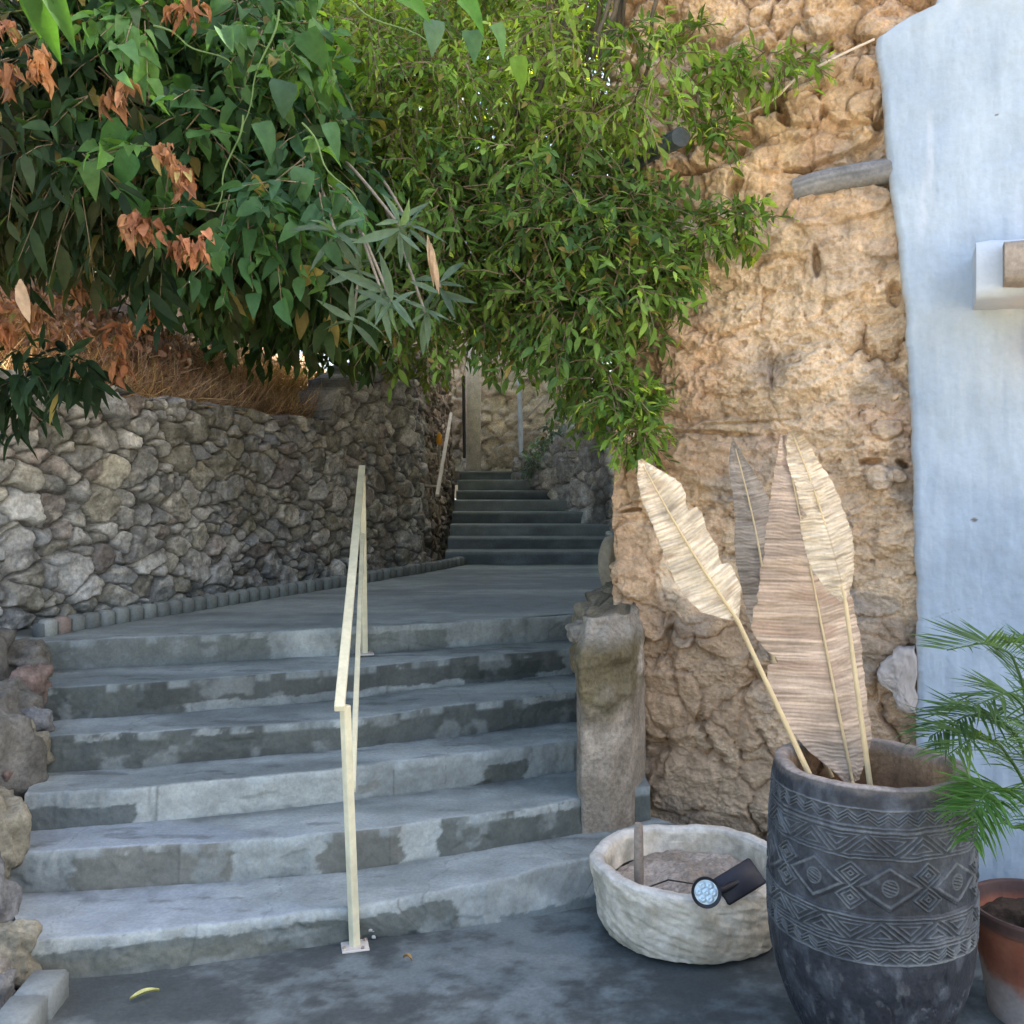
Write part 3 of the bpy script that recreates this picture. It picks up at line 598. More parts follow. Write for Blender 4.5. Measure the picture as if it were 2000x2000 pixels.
# ------------------------------------------------------------------ pier beside the steps and leaning millstone
def pier():
    pr = empty('stone_pier', (.4, 4.2, .14), 'low plastered pier with a mossy stone top right of the steps', 'pier')
    n, m = 150, 190; t = np.linspace(0, 1, n); zz = np.linspace(.10, 1.05, m); T, Z = np.meshgrid(t, zz, indexing='ij')
    path = np.array([(.55, 5.9), (.50, 5.4), (.36, 4.75), (.285, 4.15), (.30, 4.07), (.42, 4.09), (.53, 4.18), (.60, 4.34), (.66, 4.6)])
    s = np.concatenate([[0], np.cumsum(np.hypot(*np.diff(path, axis=0).T))]); s /= s[-1]
    X, Y = np.interp(T, s, path[:, 0]), np.interp(T, s, path[:, 1])
    ctr = np.array([.55, 4.9]); dx, dy = X - ctr[0], Y - ctr[1]; l = np.hypot(dx, dy)
    up = ss(.58, .74, Z + .07 * fbm(X * 7, Y * 7, 0, 3, 507))
    D = .012 * fbm(X * 6, Y * 6, Z * 6, 4, 501) + up * (.025 + .055 * fbm(X * 5, Y * 5, Z * 6, 4, 502) + .012 * ridge(X * 14, Y * 14, Z * 14, 3, 503)) - .13 * ss(.84, 1.05, Z) ** 2
    D -= 0
    P = np.stack([X + dx / l * D, Y + dy / l * D, Z], -1)
    c = mix([.24, .20, .15], [.36, .31, .245], ss(-.5, .6, fbm(X * 5, Y * 5, Z * 3.5, 5, 504)))
    c = mix(c, [.105, .085, .04], up * ss(-.5, .1, fbm(X * 6, Y * 6, Z * 6, 4, 505)) * .9)
    c = mix(c, [.34, .31, .27], ss(.9, 1.0, Z) * .6)
    b = MB(); rows = [P[:, k] for k in range(m)]; cols = [c[:, k] for k in range(m)]
    last = rows[-1]
    for q in (.12, .3, .55, .8, 1.):
        r = last * (1 - q) + np.array([.62, 5.0, 1.08]) * q; r[:, 2] += .03 * fbm(r[:, 0] * 9, r[:, 1] * 9, 0, 3, 506); rows.append(r); cols.append(np.tile([.20, .175, .12], (n, 1)) * (1 + .4 * fbm(r[:, 0] * 12, r[:, 1] * 12, 0, 3, 8))[:, None])
    P = np.stack(rows, 1); b.grid(P[::-1], np.stack(cols, 1)[::-1].reshape(-1, 3)); b.build('body', M_rock, pr)
    b = MB()
    for i, (px, py, Y, r, cl) in enumerate([(1190, 1215, 4.7, (.17, .2, .09), (.22, .19, .13)), (1150, 1235, 4.5, (.10, .12, .06), (.30, .27, .22)), (1195, 1180, 5.2, (.15, .16, .10), (.20, .17, .12)), (1165, 1290, 4.35, (.10, .12, .10), (.17, .13, .07))]):
        b = MB(); b.rock(W(px, py, Y), r, 30 + i, cl, 26); b.build('capping_stone', M_rock, pr)
    for i, (px, py, Y) in enumerate([(1235, 1260, 4.4)]):
        pass
pier()
ms = W(1203, 1106, 5.55); b = MB(); a = np.linspace(0, 2 * np.pi, 40, endpoint=False); rings = []
ax_ = np.array([.80, -.60, .10]); ax_ /= np.linalg.norm(ax_); ux = np.cross(ax_, [0, 0, 1]); ux /= np.linalg.norm(ux); uz = np.cross(ux, ax_)
for r, d in ((.001, .045), (.08, .047), (.165, .042), (.18, .03), (.182, -.03), (.16, -.045), (.001, -.045)):
    rings.append([ms + ux * math.cos(t) * r * .78 + uz * math.sin(t) * r + ax_ * d for t in a])
Pk = np.array(rings); b.grid(Pk[::-1], (.30, .275, .21), wrap=True); tag(b.build('millstone', M_basin), 'round buff millstone leaning on the tan wall above the pier', 'stone')

# ------------------------------------------------------------------ kerb along the stone wall
b = MB(); kp = np.array([(-2.42, 4.86), (-2.35, 5.10), (-2.08, 5.62), (-1.72, 6.35), (-1.32, 7.15), (-.93, 7.95), (-.62, 8.65), (-.50, 8.98), (-.46, 9.06)])
s = np.concatenate([[0], np.cumsum(np.hypot(*np.diff(kp, axis=0).T))]); step = .098; k = 0; q = 0.05
while q < s[-1] - .04:
    p = np.array([np.interp(q, s, kp[:, 0]), np.interp(q, s, kp[:, 1])]); p2 = np.array([np.interp(q + .02, s, kp[:, 0]), np.interp(q + .02, s, kp[:, 1])])
    an = math.atan2(*(p2 - p)[::-1]) + random.uniform(-.05, .05); cc = np.array((.21, .225, .23)) * random.uniform(.8, 1.2)
    if k == 1: cc = np.array((.30, .23, .21))
    if k == 0: cc = np.array((.30, .31, .31))
    b.box((p[0], p[1], .885 + random.uniform(-.004, .004)), (.085, .075, .10), Matrix.Rotation(an, 4, 'Z'), .016, cc)
    q += step; k += 1
for i in range(len(kp) - 1):
    d = kp[i + 1] - kp[i]; l = np.hypot(*d); mdp = (kp[i] + kp[i + 1]) / 2; nrm = np.array([-d[1], d[0]]) / l * .012
    b.box((mdp[0] + nrm[0], mdp[1] + nrm[1], .876), (l + .02, .065, .086), Matrix.Rotation(math.atan2(d[1], d[0]), 4, 'Z'), .006, (.13, .14, .145))
tag(b.build('kerb', M_conc), 'low notched concrete kerb running along the foot of the stone wall', 'kerb')
# rubble filling between kerb and wall
def fill(name, label, cat, pts, seed, cols, parent=None, nres=12):
    o = None
    for i, (p, r) in enumerate(pts):
        b = MB(); b.rock(p, r, seed + i, cols[i % len(cols)], nres + 10, amp=.42, rot=random.uniform(0, 3)); o = b.build('rock', M_rock, parent)
side = empty('rock_edging', (-2.2, 3.9, 0), 'rough boulders and mortar edging the left side of the lower steps', 'rock edging')
BR = [(.17, .155, .13), (.19, .135, .11), (.14, .13, .11), (.20, .18, .13), (.16, .16, .155)]
fill('rock', '', '', [
    (W(25, 1300, 4.55), (.14, .17, .10)), (W(50, 1345, 4.25), (.07, .10, .085)), (W(15, 1380, 4.15), (.10, .13, .12)), (W(22, 1460, 3.95), (.08, .12, .10)),
    (W(50, 1410, 4.1), (.05, .10, .06)), (W(-40, 1590, 3.7), (.08, .15, .12)), (W(8, 1520, 3.85), (.06, .11, .07)), (W(-45, 1480, 3.9), (.16, .2, .25)), (W(-50, 1640, 3.5), (.14, .2, .2)),
    (W(-85, 1780, 3.2), (.08, .14, .14)), (W(-75, 1900, 3.0), (.10, .16, .10)), (W(-45, 1690, 3.45), (.05, .10, .10)), (W(-70, 1300, 4.3), (.2, .2, .3)), (W(8, 1868, 3.06), (.05, .10, .09)), (W(-10, 1940, 2.95), (.06, .08, .07))], 600, BR, side, 22)
b = MB(); t = np.linspace(0, 1, 40); ed = np.array([(-1.63, 3.02), (-1.92, 3.48), (-1.96, 3.75), (-2.06, 4.03), (-2.2, 4.35), (-2.42, 4.75)])
P = np.zeros((40, 8, 3)); pe = poly(ed, t)
zt = np.interp(t, [0, .2, .4, .6, .8, 1], [.02, .20, .36, .52, .66, .80])
for j, (dx, dzz) in enumerate([(.05, -.25), (.03, -.02), (0, .0), (-.05, .02), (-.12, .04), (-.22, .06), (-.4, .10), (-.8, .2)]):
    P[:, j, 0] = pe[:, 0] + dx + .02 * fbm(t * 12, j, 0, 3, 3); P[:, j, 1] = pe[:, 1] - .0; P[:, j, 2] = zt + dzz - .05 + .02 * fbm(t * 12, j, 4, 3, 4)
b.grid(P[::-1], (.16, .155, .14)); b.build('mortar_bed', M_rock, side)
# pale gravel, bottom left corner
b = MB()
for i in range(240):
    p = np.array([random.uniform(-1.95, -1.56), random.uniform(2.5, 3.15), .012]); 
    if p[0] > -1.5 - (p[1] - 2.85) * .35 - .12: continue
    r = random.uniform(.007, .016); b.rock(p, (r * 1.3, r, r * .7), i, np.array((.48, .45, .38)) * random.uniform(.6, 1.2), 6, rot=random.uniform(0, 3))
tag(b.build('gravel', M_rock), 'pale loose gravel beside the kerb in the lower left corner', kind='stuff')
# kerb stones bottom left
kb = empty('paver_kerb', (-1.42, 2.9, 0), 'light grey concrete block kerb leading to the lowest step', 'kerb')
pa, pb = np.array([-1.475, 3.03]), np.array([-1.43, 2.35]); dd = (pb - pa) / np.linalg.norm(pb - pa); an = math.atan2(dd[1], dd[0])
for i in range(5):
    b = MB(); p = pa + dd * (.07 + i * .158); P0 = (p[0], p[1], .035 + .003 * (i % 2)); b.box(P0, (.15, .115, .11), Matrix.Rotation(an + .02 * (i % 2), 4, 'Z'), .010, np.array((.19, .205, .215)) * (1, .93, 1.04, .97, 1)[i]); b.build('paver', M_conc, kb)

# ------------------------------------------------------------------ hand rails
CR = (.68, .62, .42)
rail = empty('handrail', (-.556, 3.35, 0), 'cream painted square tube handrail standing on the lower steps', 'handrail')
def bar(name, p0, p1, w, parent, colr=CR, h=None, mtl=None):
    p0, p1 = Vector(p0), Vector(p1); d = p1 - p0; q = d.to_track_quat('X', 'Z').to_matrix().to_4x4(); b = MB()
    b.box(tuple((p0 + p1) / 2), (d.length, w, h or w), q, .003, colr); return b.build(name, mtl or M_rail, parent, False)
f0 = (-.556, 3.352, 0); ft = (-.588, 3.30, .875); r0 = (-.800, 5.14, .71); rt = (-.818, 5.17, 1.70)
bar('post', (f0[0], f0[1], .003), (ft[0] + .003, ft[1] + .02, .865), .030, rail)
bar('post', (r0[0], r0[1], .70), (rt[0], rt[1] - .0, 1.68), .030, rail)
bar('top_rail', (-.593, 3.255, .868), (-.826, 5.22, 1.728), .036, rail, (.70, .64, .44), .026)
bar('middle_rail', (-.568, 3.37, .55), (-.812, 5.15, 1.36), .022, rail)
for p in (f0, (r0[0], r0[1] - .0, .71)):
    b = MB(); b.box((p[0], p[1], p[2] + .006), (.095, .09, .010), Matrix.Rotation(.25, 4, 'Z'), .002, (.55, .50, .44)); b.build('base_plate', M_rail, rail, False)
for p in (f0, (r0[0], r0[1], .71)):
    for dx, dy in ((-.033, -.03), (.033, -.03), (-.033, .03), (.033, .03)):
        b = MB(); b.tube([(p[0] + dx, p[1] + dy, p[2] + .010), (p[0] + dx, p[1] + dy, p[2] + .018)], .006, 6, (.35, .28, .22)); b.build('bolt', M_paint, rail)
b = MB()
for i in range(26):
    a = random.uniform(0, 6.28); d = random.uniform(.025, .075); b.rock((f0[0] + d * math.cos(a), f0[1] + .03 + .04 * abs(math.sin(a)), random.uniform(.012, .05)), (.008, .008, .006), i, (.5, .5, .47), 6)
b.build('mortar_crumbs', M_rock, rail)
far = empty('handrail', tuple(W(853, 970, 9.4)), 'thin pale sloping handrail bracketed to the wall beside the upper flight', 'handrail')
q0, q1 = W(854, 968, 9.3), W(881, 808, 10.9); q0[0] = -.735; q1[0] = -.70
bar('rail', q0, q1, .035, far, (.58, .54, .46))
for t in (.12, .72):
    p = q0 * (1 - t) + q1 * t; bar('bracket', p - [0, 0, .02], p + np.array([-.14, .0, -.01]), .018, far, (.55, .53, .48))
# amber float-like ornament by the far rail
oc = W(858, 858, 9.9); b = MB(); b.tube([oc + [0, 0, -.06], oc + [0, 0, -.05], oc, oc + [0, 0, .05], oc + [0, 0, .07]], [.008, .028, .034, .024, .008], 12, (.85, .40, .05))
b.tube([oc + [0, 0, -.22], oc + [0, 0, -.055]], [.012, .014], 8, (.35, .33, .28)); tag(b.build('hanging_ornament', M_paint), 'small orange ornament hanging on the dark wall behind the far handrail', 'ornament')
# blue white pole at the head of the stairs
pb0, pb1 = W(1018, 890, 11.6), W(1014, 740, 11.6); b = MB(); b.tube([pb0, pb0 * .4 + pb1 * .6, pb1], .030, 10, (.66, .78, .95)); tag(b.build('pole', M_paint), 'slim white and blue pole at the head of the upper flight', 'pole')
b = MB(); g0, g1 = W(1023, 822, 11.55), W(1080, 762, 11.3); b.tube([g0, (g0 + g1) / 2, g1], .012, 8, (.55, .50, .42)); tag(b.build('prop_bar', M_paint), 'thin slanting bar propped from the blue white pole to the wall', 'bar')
dp = [W(907, 895, 11.95), W(905, 735, 11.95)]; b = MB(); b.tube(dp, .02, 8, (.05, .05, .05)); tag(b.build('dark_strip', M_paint), 'thin dark vertical pipe added at the wall end above the stairs', 'strip')  # dark strip added to draw the dark line at the wall end
b = MB(); b.box(W(925, 800, 12.1), (.19, .10, 1.6), None, .02, (.80, .80, .74)); tag(b.build('stone_post', M_tan), 'pale square stone post left of the blue white pole', 'post')

# ------------------------------------------------------------------ carved pot
PC = np.array([1.036, 2.75, 0.])
def carve():
    pot = empty('carved_pot', tuple(PC), 'tall dark carved wooden pot with banded zigzag and diamond patterns', 'pot')
    zc = [0, .04, .07, .15, .22, .29, .36, .45, .55, .65, .72, .78, .82, .83]; rc = [.165, .185, .20, .237, .263, .281, .289, .291, .290, .287, .283, .277, .273, .268]
    nth, nz = 900, 520; z = np.linspace(0, .832, nz); r = np.interp(z, zc, rc) * .98; k_ = np.ones(15) / 15; r = np.convolve(np.pad(r, 7, mode='edge'), k_, 'valid')
    th = np.linspace(0, 2 * np.pi, nth, endpoint=False); T, Z = np.meshgrid(th, z); th0 = T / (2 * np.pi); rr = np.repeat(r[:, None], nth, 1)
    s = th0 * 2 * np.pi * .285                                   # arc length
    wob = .0025 * fbm(np.cos(T) * 5, np.sin(T) * 5, Z * 9, 3, 700); Zw = Z + wob + .004 * np.sin(T * 2)
    ln = np.zeros_like(Z); lw = .0032
    def L(d, w=lw): return ss(w * 1.5, w * .5, np.abs(d))
    def band(z0, z1): return ss(z0 - .001, z0 + .001, Zw) * ss(z1 + .001, z1 - .001, Zw)
    fld = np.zeros_like(Z)
    for z0 in (.786, .741, .730, .728, .660, .505, .438, .428, .388): ln = np.maximum(ln, L(Zw - z0, .0026))
    tri = lambda x: 2 * np.abs(x - np.floor(x + .5))              # 0..1 triangle
    for zm in (.764, .408):                                     # wavy bands
        w = .0125 * (tri(th0 * 34) * 2 - 1) * .7
        for o in (-.009, 0, .009): ln = np.maximum(ln, L(Zw - zm - w - o, .0022) * band(zm - .02, zm + .021))
        fld = np.maximum(fld, band(zm - .021, zm + .022) * .35)
    for z0, z1 in ((.664, .724), (.442, .500)):                # nested triangles
        hgt = z1 - z0; q = (Zw - z0) / hgt; x = th0 * 12 + (.25 if z0 > .6 else .0); t = tri(x); cell = t - q            # sign splits up / down triangles
        up = (cell > 0); dd_ = np.abs(cell) * .052
        inside = np.where(up, np.minimum(np.abs(cell) * .6, q), np.minimum(np.abs(cell) * .6, 1 - q))
        rep = np.abs(((inside * 6.2) % 1.0) - .5) * 2
        ln = np.maximum(ln, ss(.45, .2, rep) * band(z0, z1)); fld = np.maximum(fld, band(z0, z1) * .4)
    z0, z1 = .522, .650; zm = (z0 + z1) / 2                        # large diamonds with round eyes
    x = (th0 * 9) % 1 - .5; q = (Zw - zm) / ((z1 - z0) / 2)
    dia = np.abs(x) * 2 + np.abs(q)                                # 1 at diamond outline
    big = dia < .97
    dx = x * .199; dz = Zw - zm; rad = np.hypot(dx, dz)
    L1 = ss(.10, .03, np.abs(dia - .78)); eye = ss(.0035, .001, np.abs(rad - .020)); bars = (rad < .018) * ss(.0028, .001, np.abs(((dz + dx * .35) % .009) - .0045))
    ln = np.maximum(ln, np.where(big, np.maximum(np.maximum(L1, eye), bars), 0) * band(z0, z1))
    x2 = (th0 * 9 + .5) % 1 - .5                                   # small diamonds between
    for sg in (1, -1):
        q2 = (Zw - zm - sg * .032) / .033; d2 = np.abs(x2) * 5.0 + np.abs(q2); rep = np.abs(((d2 * 2.6) % 1) - .5) * 2
        ln = np.maximum(ln, (d2 < 1.1) * ss(.55, .25, rep) * band(z0, z1)); fld = np.maximum(fld, (d2 < 1.2) * .3 * band(z0, z1))
    fld = np.maximum(fld, ((~big) & (band(z0 - .01, z1 + .008) > .5)) * .3)
    dust = ss(-.5, .5, fbm(np.cos(T) * 4, np.sin(T) * 4, Z * 6, 4, 701))
    D = .0022 * ln - .0030 * (fld > .05) * (1 - ln) + .0015 * fbm(np.cos(T) * 14, np.sin(T) * 14, Z * 30, 3, 702)
    D += -.004 * ss(.35, .7, fbm(np.cos(T) * 9, np.sin(T) * 9, Z * 18, 4, 703)) * ss(.38, .34, Z)
    D += .003 * fbm(np.cos(T) * 3, np.sin(T) * 3, Z * 2, 2, 704)
    rr = rr + D; P = np.stack([np.cos(T) * rr, np.sin(T) * rr, Z], -1) + PC
    c = mix([.032, .036, .045], [.085, .095, .11], ss(-.2, .8, fbm(np.cos(T) * 6, np.sin(T) * 6, Z * 13, 5, 705)))
    c = mix(c, [.085, .097, .105], fld * (.5 + .8 * dust)); c = mix(c, [.19, .205, .205], ln * (.45 + .5 * dust))
    c = mix(c, [.20, .20, .20], ss(.5, .8, fbm(np.cos(T) * 12, np.sin(T) * 12, Z * 25, 4, 707)) * ss(.40, .30, Z) * .4)
    c = mix(c, [.02, .02, .024], ss(.35, .7, fbm(np.cos(T) * 9, np.sin(T) * 9, Z * 16, 4, 708)) * ss(.39, .35, Z) * .5)
    c = mix(c, [.19, .165, .14], ss(.812, .832, Z + .006 * fbm(T * 7, 0, 0, 3, 9)) * .7)
    rows = [P[k] for k in range(nz)]; cols = [c[k] for k in range(nz)]
    for r2, z2, cc in ((.262, .838, (.25, .215, .19)), (.25, .841, (.27, .23, .20)), (.236, .840, (.25, .21, .18)), (.225, .834, (.20, .16, .13)), (.222, .80, (.30, .185, .10)), (.222, .7, (.26, .15, .08)), (.22, .5, (.09, .06, .04)), (.16, .35, (.04, .03, .02)), (.001, .34, (.03, .025, .02))):
        jj = 1 + .008 * fbm(np.cos(th) * 3, np.sin(th) * 3, r2 * 4, 3, 31)
        rows.append(np.stack([np.cos(th) * r2 * jj, np.sin(th) * r2 * jj, 0 * th + z2 + .004 * fbm(np.cos(th) * 3, np.sin(th) * 3, 0, 3, 32)], -1) + PC)
        cols.append(np.array(cc) * (1 + .3 * fbm(np.cos(th) * 6, np.sin(th) * 6, z2 * 9, 4, 33))[:, None])
    cols = [cc_ * .68 if k < nz else cc_ for k, cc_ in enumerate(cols)]; P = np.stack(rows); C = np.stack(cols); nb = nz - 2
    b = MB(); b.grid(P[:nz], C[:nz].reshape(-1, 3), wrap=True); b.build('body', M_pot, pot)
    b = MB(); b.grid(P[nz - 1:], C[nz - 1:].reshape(-1, 3), wrap=True); b.build('rim', M_pot, pot)
carve()

# ------------------------------------------------------------------ dried woven leaves in the pot
def dleaf(label, tip, base, end, wl, wr, n=260, notch=(), colr=(.60, .52, .42), curl=.0, depth=(2.95, 2.95, 2.78), bow=0.0, seed=1, fold=.0, gap=0.0):
    """tip/base/end : pixel points, wl/wr : half widths (px) left and right of the rib along tip->base"""
    T0, B0, E0 = W(*tip, depth[0]), W(*base, depth[1]), W(*end, depth[2]); E0[2] = min(E0[2], .80)
    th = empty('dried_leaf', tuple(E0), label, 'dried leaf', 'dried leaves standing in the carved pot')
    t = np.linspace(0, 1, n); rib = T0 * (1 - t[:, None]) + B0 * t[:, None]
    ax = (B0 - T0); Ln = np.linalg.norm(ax); ax /= Ln; side = np.cross(ax, [0, 1, 0]); side /= np.linalg.norm(side)   # towards image left/right
    nrm = np.cross(side, ax); 
    if nrm[1] > 0: nrm = -nrm
    if side[0] < 0: side = -side
    rib = rib + side * (bow * np.sin(t * np.pi))[:, None]
    sc = depth[0] / F; s_ = np.linspace(-1, 1, 41)
    tl = np.linspace(0, 1, len(wl)); tr = np.linspace(0, 1, len(wr))
    hl = np.interp(t, tl, wl) * sc; hr = np.interp(t, tr, wr) * sc
    for (tn, sd_, dep, wd) in notch:
        k = dep * np.where(t < tn, np.exp(-((t - tn) / wd) ** 2), np.exp(-((t - tn) / (wd * .18)) ** 2))
        if sd_ < 0: hl = hl * (1 - k)
        else: hr = hr * (1 - k)
    rag = lambda s: 1 + .05 * fbm(t * 9, s, 0, 3, seed) + .025 * fbm(t * 45, s, 0, 2, seed)
    S = s_[None, :]; half = np.where(S < 0, (hl * rag(0))[:, None], (hr * rag(5))[:, None])
    x = S * half; up = -np.abs(S) ** 1.2 * fold * half
    rip = .0012 * np.sin((t * Ln * 2 * np.pi / .0115)[:, None] + 7 * fbm(t[:, None] * 9, S * 1.3, 0, 3, seed + 3)) * np.abs(S) ** .3 + .0014 * vn(t[:, None] * Ln * 170, S * .7, 0, seed + 13) + .004 * fbm(t[:, None] * 26, S * 1.2, 0, 3, seed + 4) + .012 * fbm(t[:, None] * 3, S * .8, 0, 2, seed + 5)
    sag = .035 * S ** 2 * half / .1
    P = rib[:, None] + side * x[..., None] + nrm * (rip + up)[..., None] + ax * (-(np.abs(x)) * .18 + sag * .05)[..., None]
    stripe = vn(t[:, None] * Ln * 115, S * .9, 0, seed + 6) * .5 + .5 * vn(t[:, None] * Ln * 260, S * 1.4, 0, seed + 7)
    c = np.array(colr)[None, None] * (1 + .50 * stripe)[..., None]; c = mix(c, np.array(colr) * np.array([.62, .52, .48]), ss(.35, .8, fbm(t[:, None] * 22, S * .6, 0, 3, seed + 8)) * .5)
    c = mix(c, [.30, .22, .14], np.exp(-(S / .035) ** 2) * .6 * np.ones_like(c[..., 0]))
    b = MB(); b.grid(P, c.reshape(-1, 3)); bk = P - nrm * .0035; b.grid(bk[:, ::-1], c[:, ::-1].reshape(-1, 3)); b.build('blade', M_cloth, th)
    tt = np.linspace(0, 1, 30)[:, None]; st = B0 * (1 - tt) + E0 * tt; pr_ = np.vstack([rib[10::12], st]) + nrm * .006
    b = MB(); rr = np.concatenate([np.linspace(.0018, .0052, len(rib[10::12])), np.linspace(.0065, .0085, 30)]); b.tube(pr_, rr, 8, (.52, .40, .22)); b.build('stem', M_bark if False else M_rail, th)
dleaf('dark dried leaf behind, between left leaf and centre leaf', (1432, 862), (1510, 1290), (1625, 1520), [3, 18, 24, 28, 34, 42, 45, 42, 38, 25, 8], [3, 14, 28, 42, 52, 52, 40, 30, 20, 12, 4], colr=(.27, .22, .165), depth=(3.40, 3.20, 2.93), bow=.02, seed=11, fold=.15)
dleaf('largest pale dried leaf in the middle with torn left edge', (1530, 850), (1664, 1528), (1672, 1560), [6, 24, 40, 56, 70, 84, 100, 112, 124, 112, 112, 98, 62, 14], [4, 6, 10, 16, 28, 46, 64, 70, 70, 66, 62, 56, 44, 16], n=420, colr=(.42, .315, .225), depth=(3.12, 2.84, 2.74), notch=((.68, -1, .20, .04),), seed=12, fold=.05)
dleaf('small pale dried leaf at far right in front of the biggest leaf', (1545, 842), (1650, 1178), (1700, 1548), [4, 22, 30, 32, 34, 38, 42, 46, 46, 40, 30, 3], [3, 20, 26, 34, 40, 42, 44, 46, 42, 36, 26, 4], colr=(.53, .435, .31), depth=(2.86, 2.80, 2.66), notch=((.13, -1, .25, .05), (.50, -1, .30, .06)), bow=.012, seed=13)
dleaf('pale striped dried leaf leaning out to the left above the stone basin', (1250, 898), (1440, 1212), (1588, 1530), [4, 26, 34, 38, 42, 50, 56, 56, 48, 5], [4, 24, 46, 52, 56, 46, 50, 50, 42, 5], colr=(.53, .44, .315), depth=(2.86, 2.78, 2.68), notch=((.38, 1, .34, .07), (.72, 1, .26, .07)), seed=14, bow=-.01)

# ------------------------------------------------------------------ stone basin, stick, spotlight
BC = np.array([.66, 3.52, 0.])
def basin():
    bs = empty('stone_basin', tuple(BC), 'low round rough hewn pale stone basin filled with earth left of the pot', 'basin')
    prof = [(.001, .004), (.285, .004), (.317, .015), (.334, .05), (.344, .10), (.350, .15), (.355, .20), (.357, .235), (.354, .248), (.344, .255), (.325, .256), (.312, .250), (.306, .235), (.302, .19), (.296, .15)]
    n = 260; th = np.linspace(0, 2 * np.pi, n, endpoint=False); pr = np.array(prof)
    tt = np.linspace(0, len(pr) - 1, 130); pr = np.stack([np.interp(tt, range(len(pr)), pr[:, k]) for k in (0, 1)], -1)
    T = np.repeat(th[None], 130, 0); Rr_ = np.repeat(pr[:, :1], n, 1); Z = np.repeat(pr[:, 1:], n, 1)
    outer = (np.arange(130) < 85)[:, None]
    D = .006 * fbm(np.cos(T) * 3, np.sin(T) * 3, Z * 8, 4, 801) + outer * (.005 * ridge(np.cos(T) * 8, np.sin(T) * 8, Z * 22, 3, 802) + .004 * fbm(T * 9 + Z * 60, Z * 30, 0, 3, 803))
    rr = (Rr_ + D * (Rr_ > .1)) * (1 + .02 * np.sin(2 * T + 1)); Zd = Z + .007 * fbm(np.cos(T) * 2.5, np.sin(T) * 2.5, 0, 3, 804) * (Z > .2)
    P = np.stack([np.cos(T) * rr, np.sin(T) * rr, Zd], -1) + BC
    c = mix([.50, .43, .32], [.68, .61, .49], ss(-.5, .6, fbm(np.cos(T) * 4, np.sin(T) * 4, Z * 12, 5, 805)))
    c = mix(c, [.27, .255, .20], ss(.1, .6, fbm(np.cos(T) * 3, np.sin(T) * 3, Z * 6, 4, 806)) * .6 * (Z < .23)); c = mix(c, [.60, .58, .54], ss(.235, .25, Z) * .6)
    b = MB(); b.grid(P, c.reshape(-1, 3), wrap=True); b.build('bowl', M_basin, bs)
    r = np.linspace(0.001, .305, 60); Rg, Tg = np.meshgrid(r, th, indexing='ij'); x, y = np.cos(Tg) * Rg, np.sin(Tg) * Rg
    z = .155 + .02 * fbm(x * 6, y * 6, 0, 4, 807) + .045 * np.exp(-((x - .02) ** 2 + (y + .02) ** 2) / .035) + .008 * fbm(x * 30, y * 30, 0, 3, 808) - .025 * np.exp(-((x - .08) ** 2 + (y - .02) ** 2) / .0012) - .02 * np.exp(-((Rg - .30) / .02) ** 2)
    c = mix([.30, .25, .20], [.42, .36, .30], ss(-.5, .5, fbm(x * 9, y * 9, 0, 4, 809)))
    b = MB(); b.grid(np.stack([x, y, z], -1) + BC, c.reshape(-1, 3), wrap=True); b.build('soil', M_soil, bs)
basin()
s0 = W(1248, 1725, 3.42); s0[2] = .16; s1 = W(1247, 1608, 3.42); b = MB(); b.tube(np.linspace(s0, s1, 12), [.017] * 11 + [.014], 12, (.27, .22, .175), jitter=.1); tag(b.build('wooden_stake', M_wood), 'short grey brown wooden stake standing in the stone basin', 'stake')
sp = empty('spotlight', tuple(W(1400, 1760, 3.20)), 'black garden spotlight with round lens lying on the basin rim', 'spotlight')
hc = W(1379, 1742, 3.10); hd = np.array([-.12, -.97, .22]); hd /= np.linalg.norm(hd); bd = W(1443, 1722, 3.22)
b = MB(); b.tube([hc - hd * .085, hc - hd * .07, hc - hd * .02, hc + hd * .012, hc + hd * .014], [.020, .036, .045, .0485, .0485], 32, (.030, .030, .036), cap=False)
b.tube([hc + hd * .014, hc + hd * .010, hc + hd * .002], [.0485, .041, .037], 32, (.030, .03, .036), cap=False); b.add([hc - hd * .085] + [hc - hd * .0849] , np.zeros((0, 3), int)); b.build('housing', M_plastic, sp)
M_lens = bpy.data.materials.new('lens'); M_lens.use_nodes = True; bb = M_lens.node_tree.nodes['Principled BSDF']; bb.inputs['Base Color'].default_value = (.60, .74, .80, 1); bb.inputs['Roughness'].default_value = .18; bb.inputs['Metallic'].default_value = .15
b = MB(); ux = np.cross(hd, [0, 0, 1]); ux /= np.linalg.norm(ux); uz = np.cross(ux, hd); rg_, tg_ = np.meshgrid(np.linspace(.0005, .038, 40), np.linspace(0, 2 * np.pi, 72, endpoint=False), indexing='ij')
xx, yy = np.cos(tg_) * rg_, np.sin(tg_) * rg_; dmin = np.full_like(xx, 9)
for cx_, cy_ in [(0, 0)] + [(.0235 * math.cos(R(60 * k)), .0235 * math.sin(R(60 * k))) for k in range(6)]: dmin = np.minimum(dmin, np.hypot(xx - cx_, yy - cy_))
hh = .004 + .006 * np.sqrt(np.clip(1 - (dmin / .0125) ** 2, 0, 1)) - .004 * ss(.005, .002, dmin)
b.grid(hc + ux * xx[..., None] + uz * yy[..., None] + hd * hh[..., None], (.5, .6, .6), wrap=True); b.build('lens', M_lens, sp)
q = Matrix.Rotation(R(-24), 4, 'Y') @ Matrix.Rotation(R(15), 4, 'Z') @ Matrix.Rotation(R(-35), 4, 'X'); b = MB(); b.box(bd, (.155, .026, .095), q, .006, (.032, .032, .042)); b.build('solar_panel', M_plastic, sp)
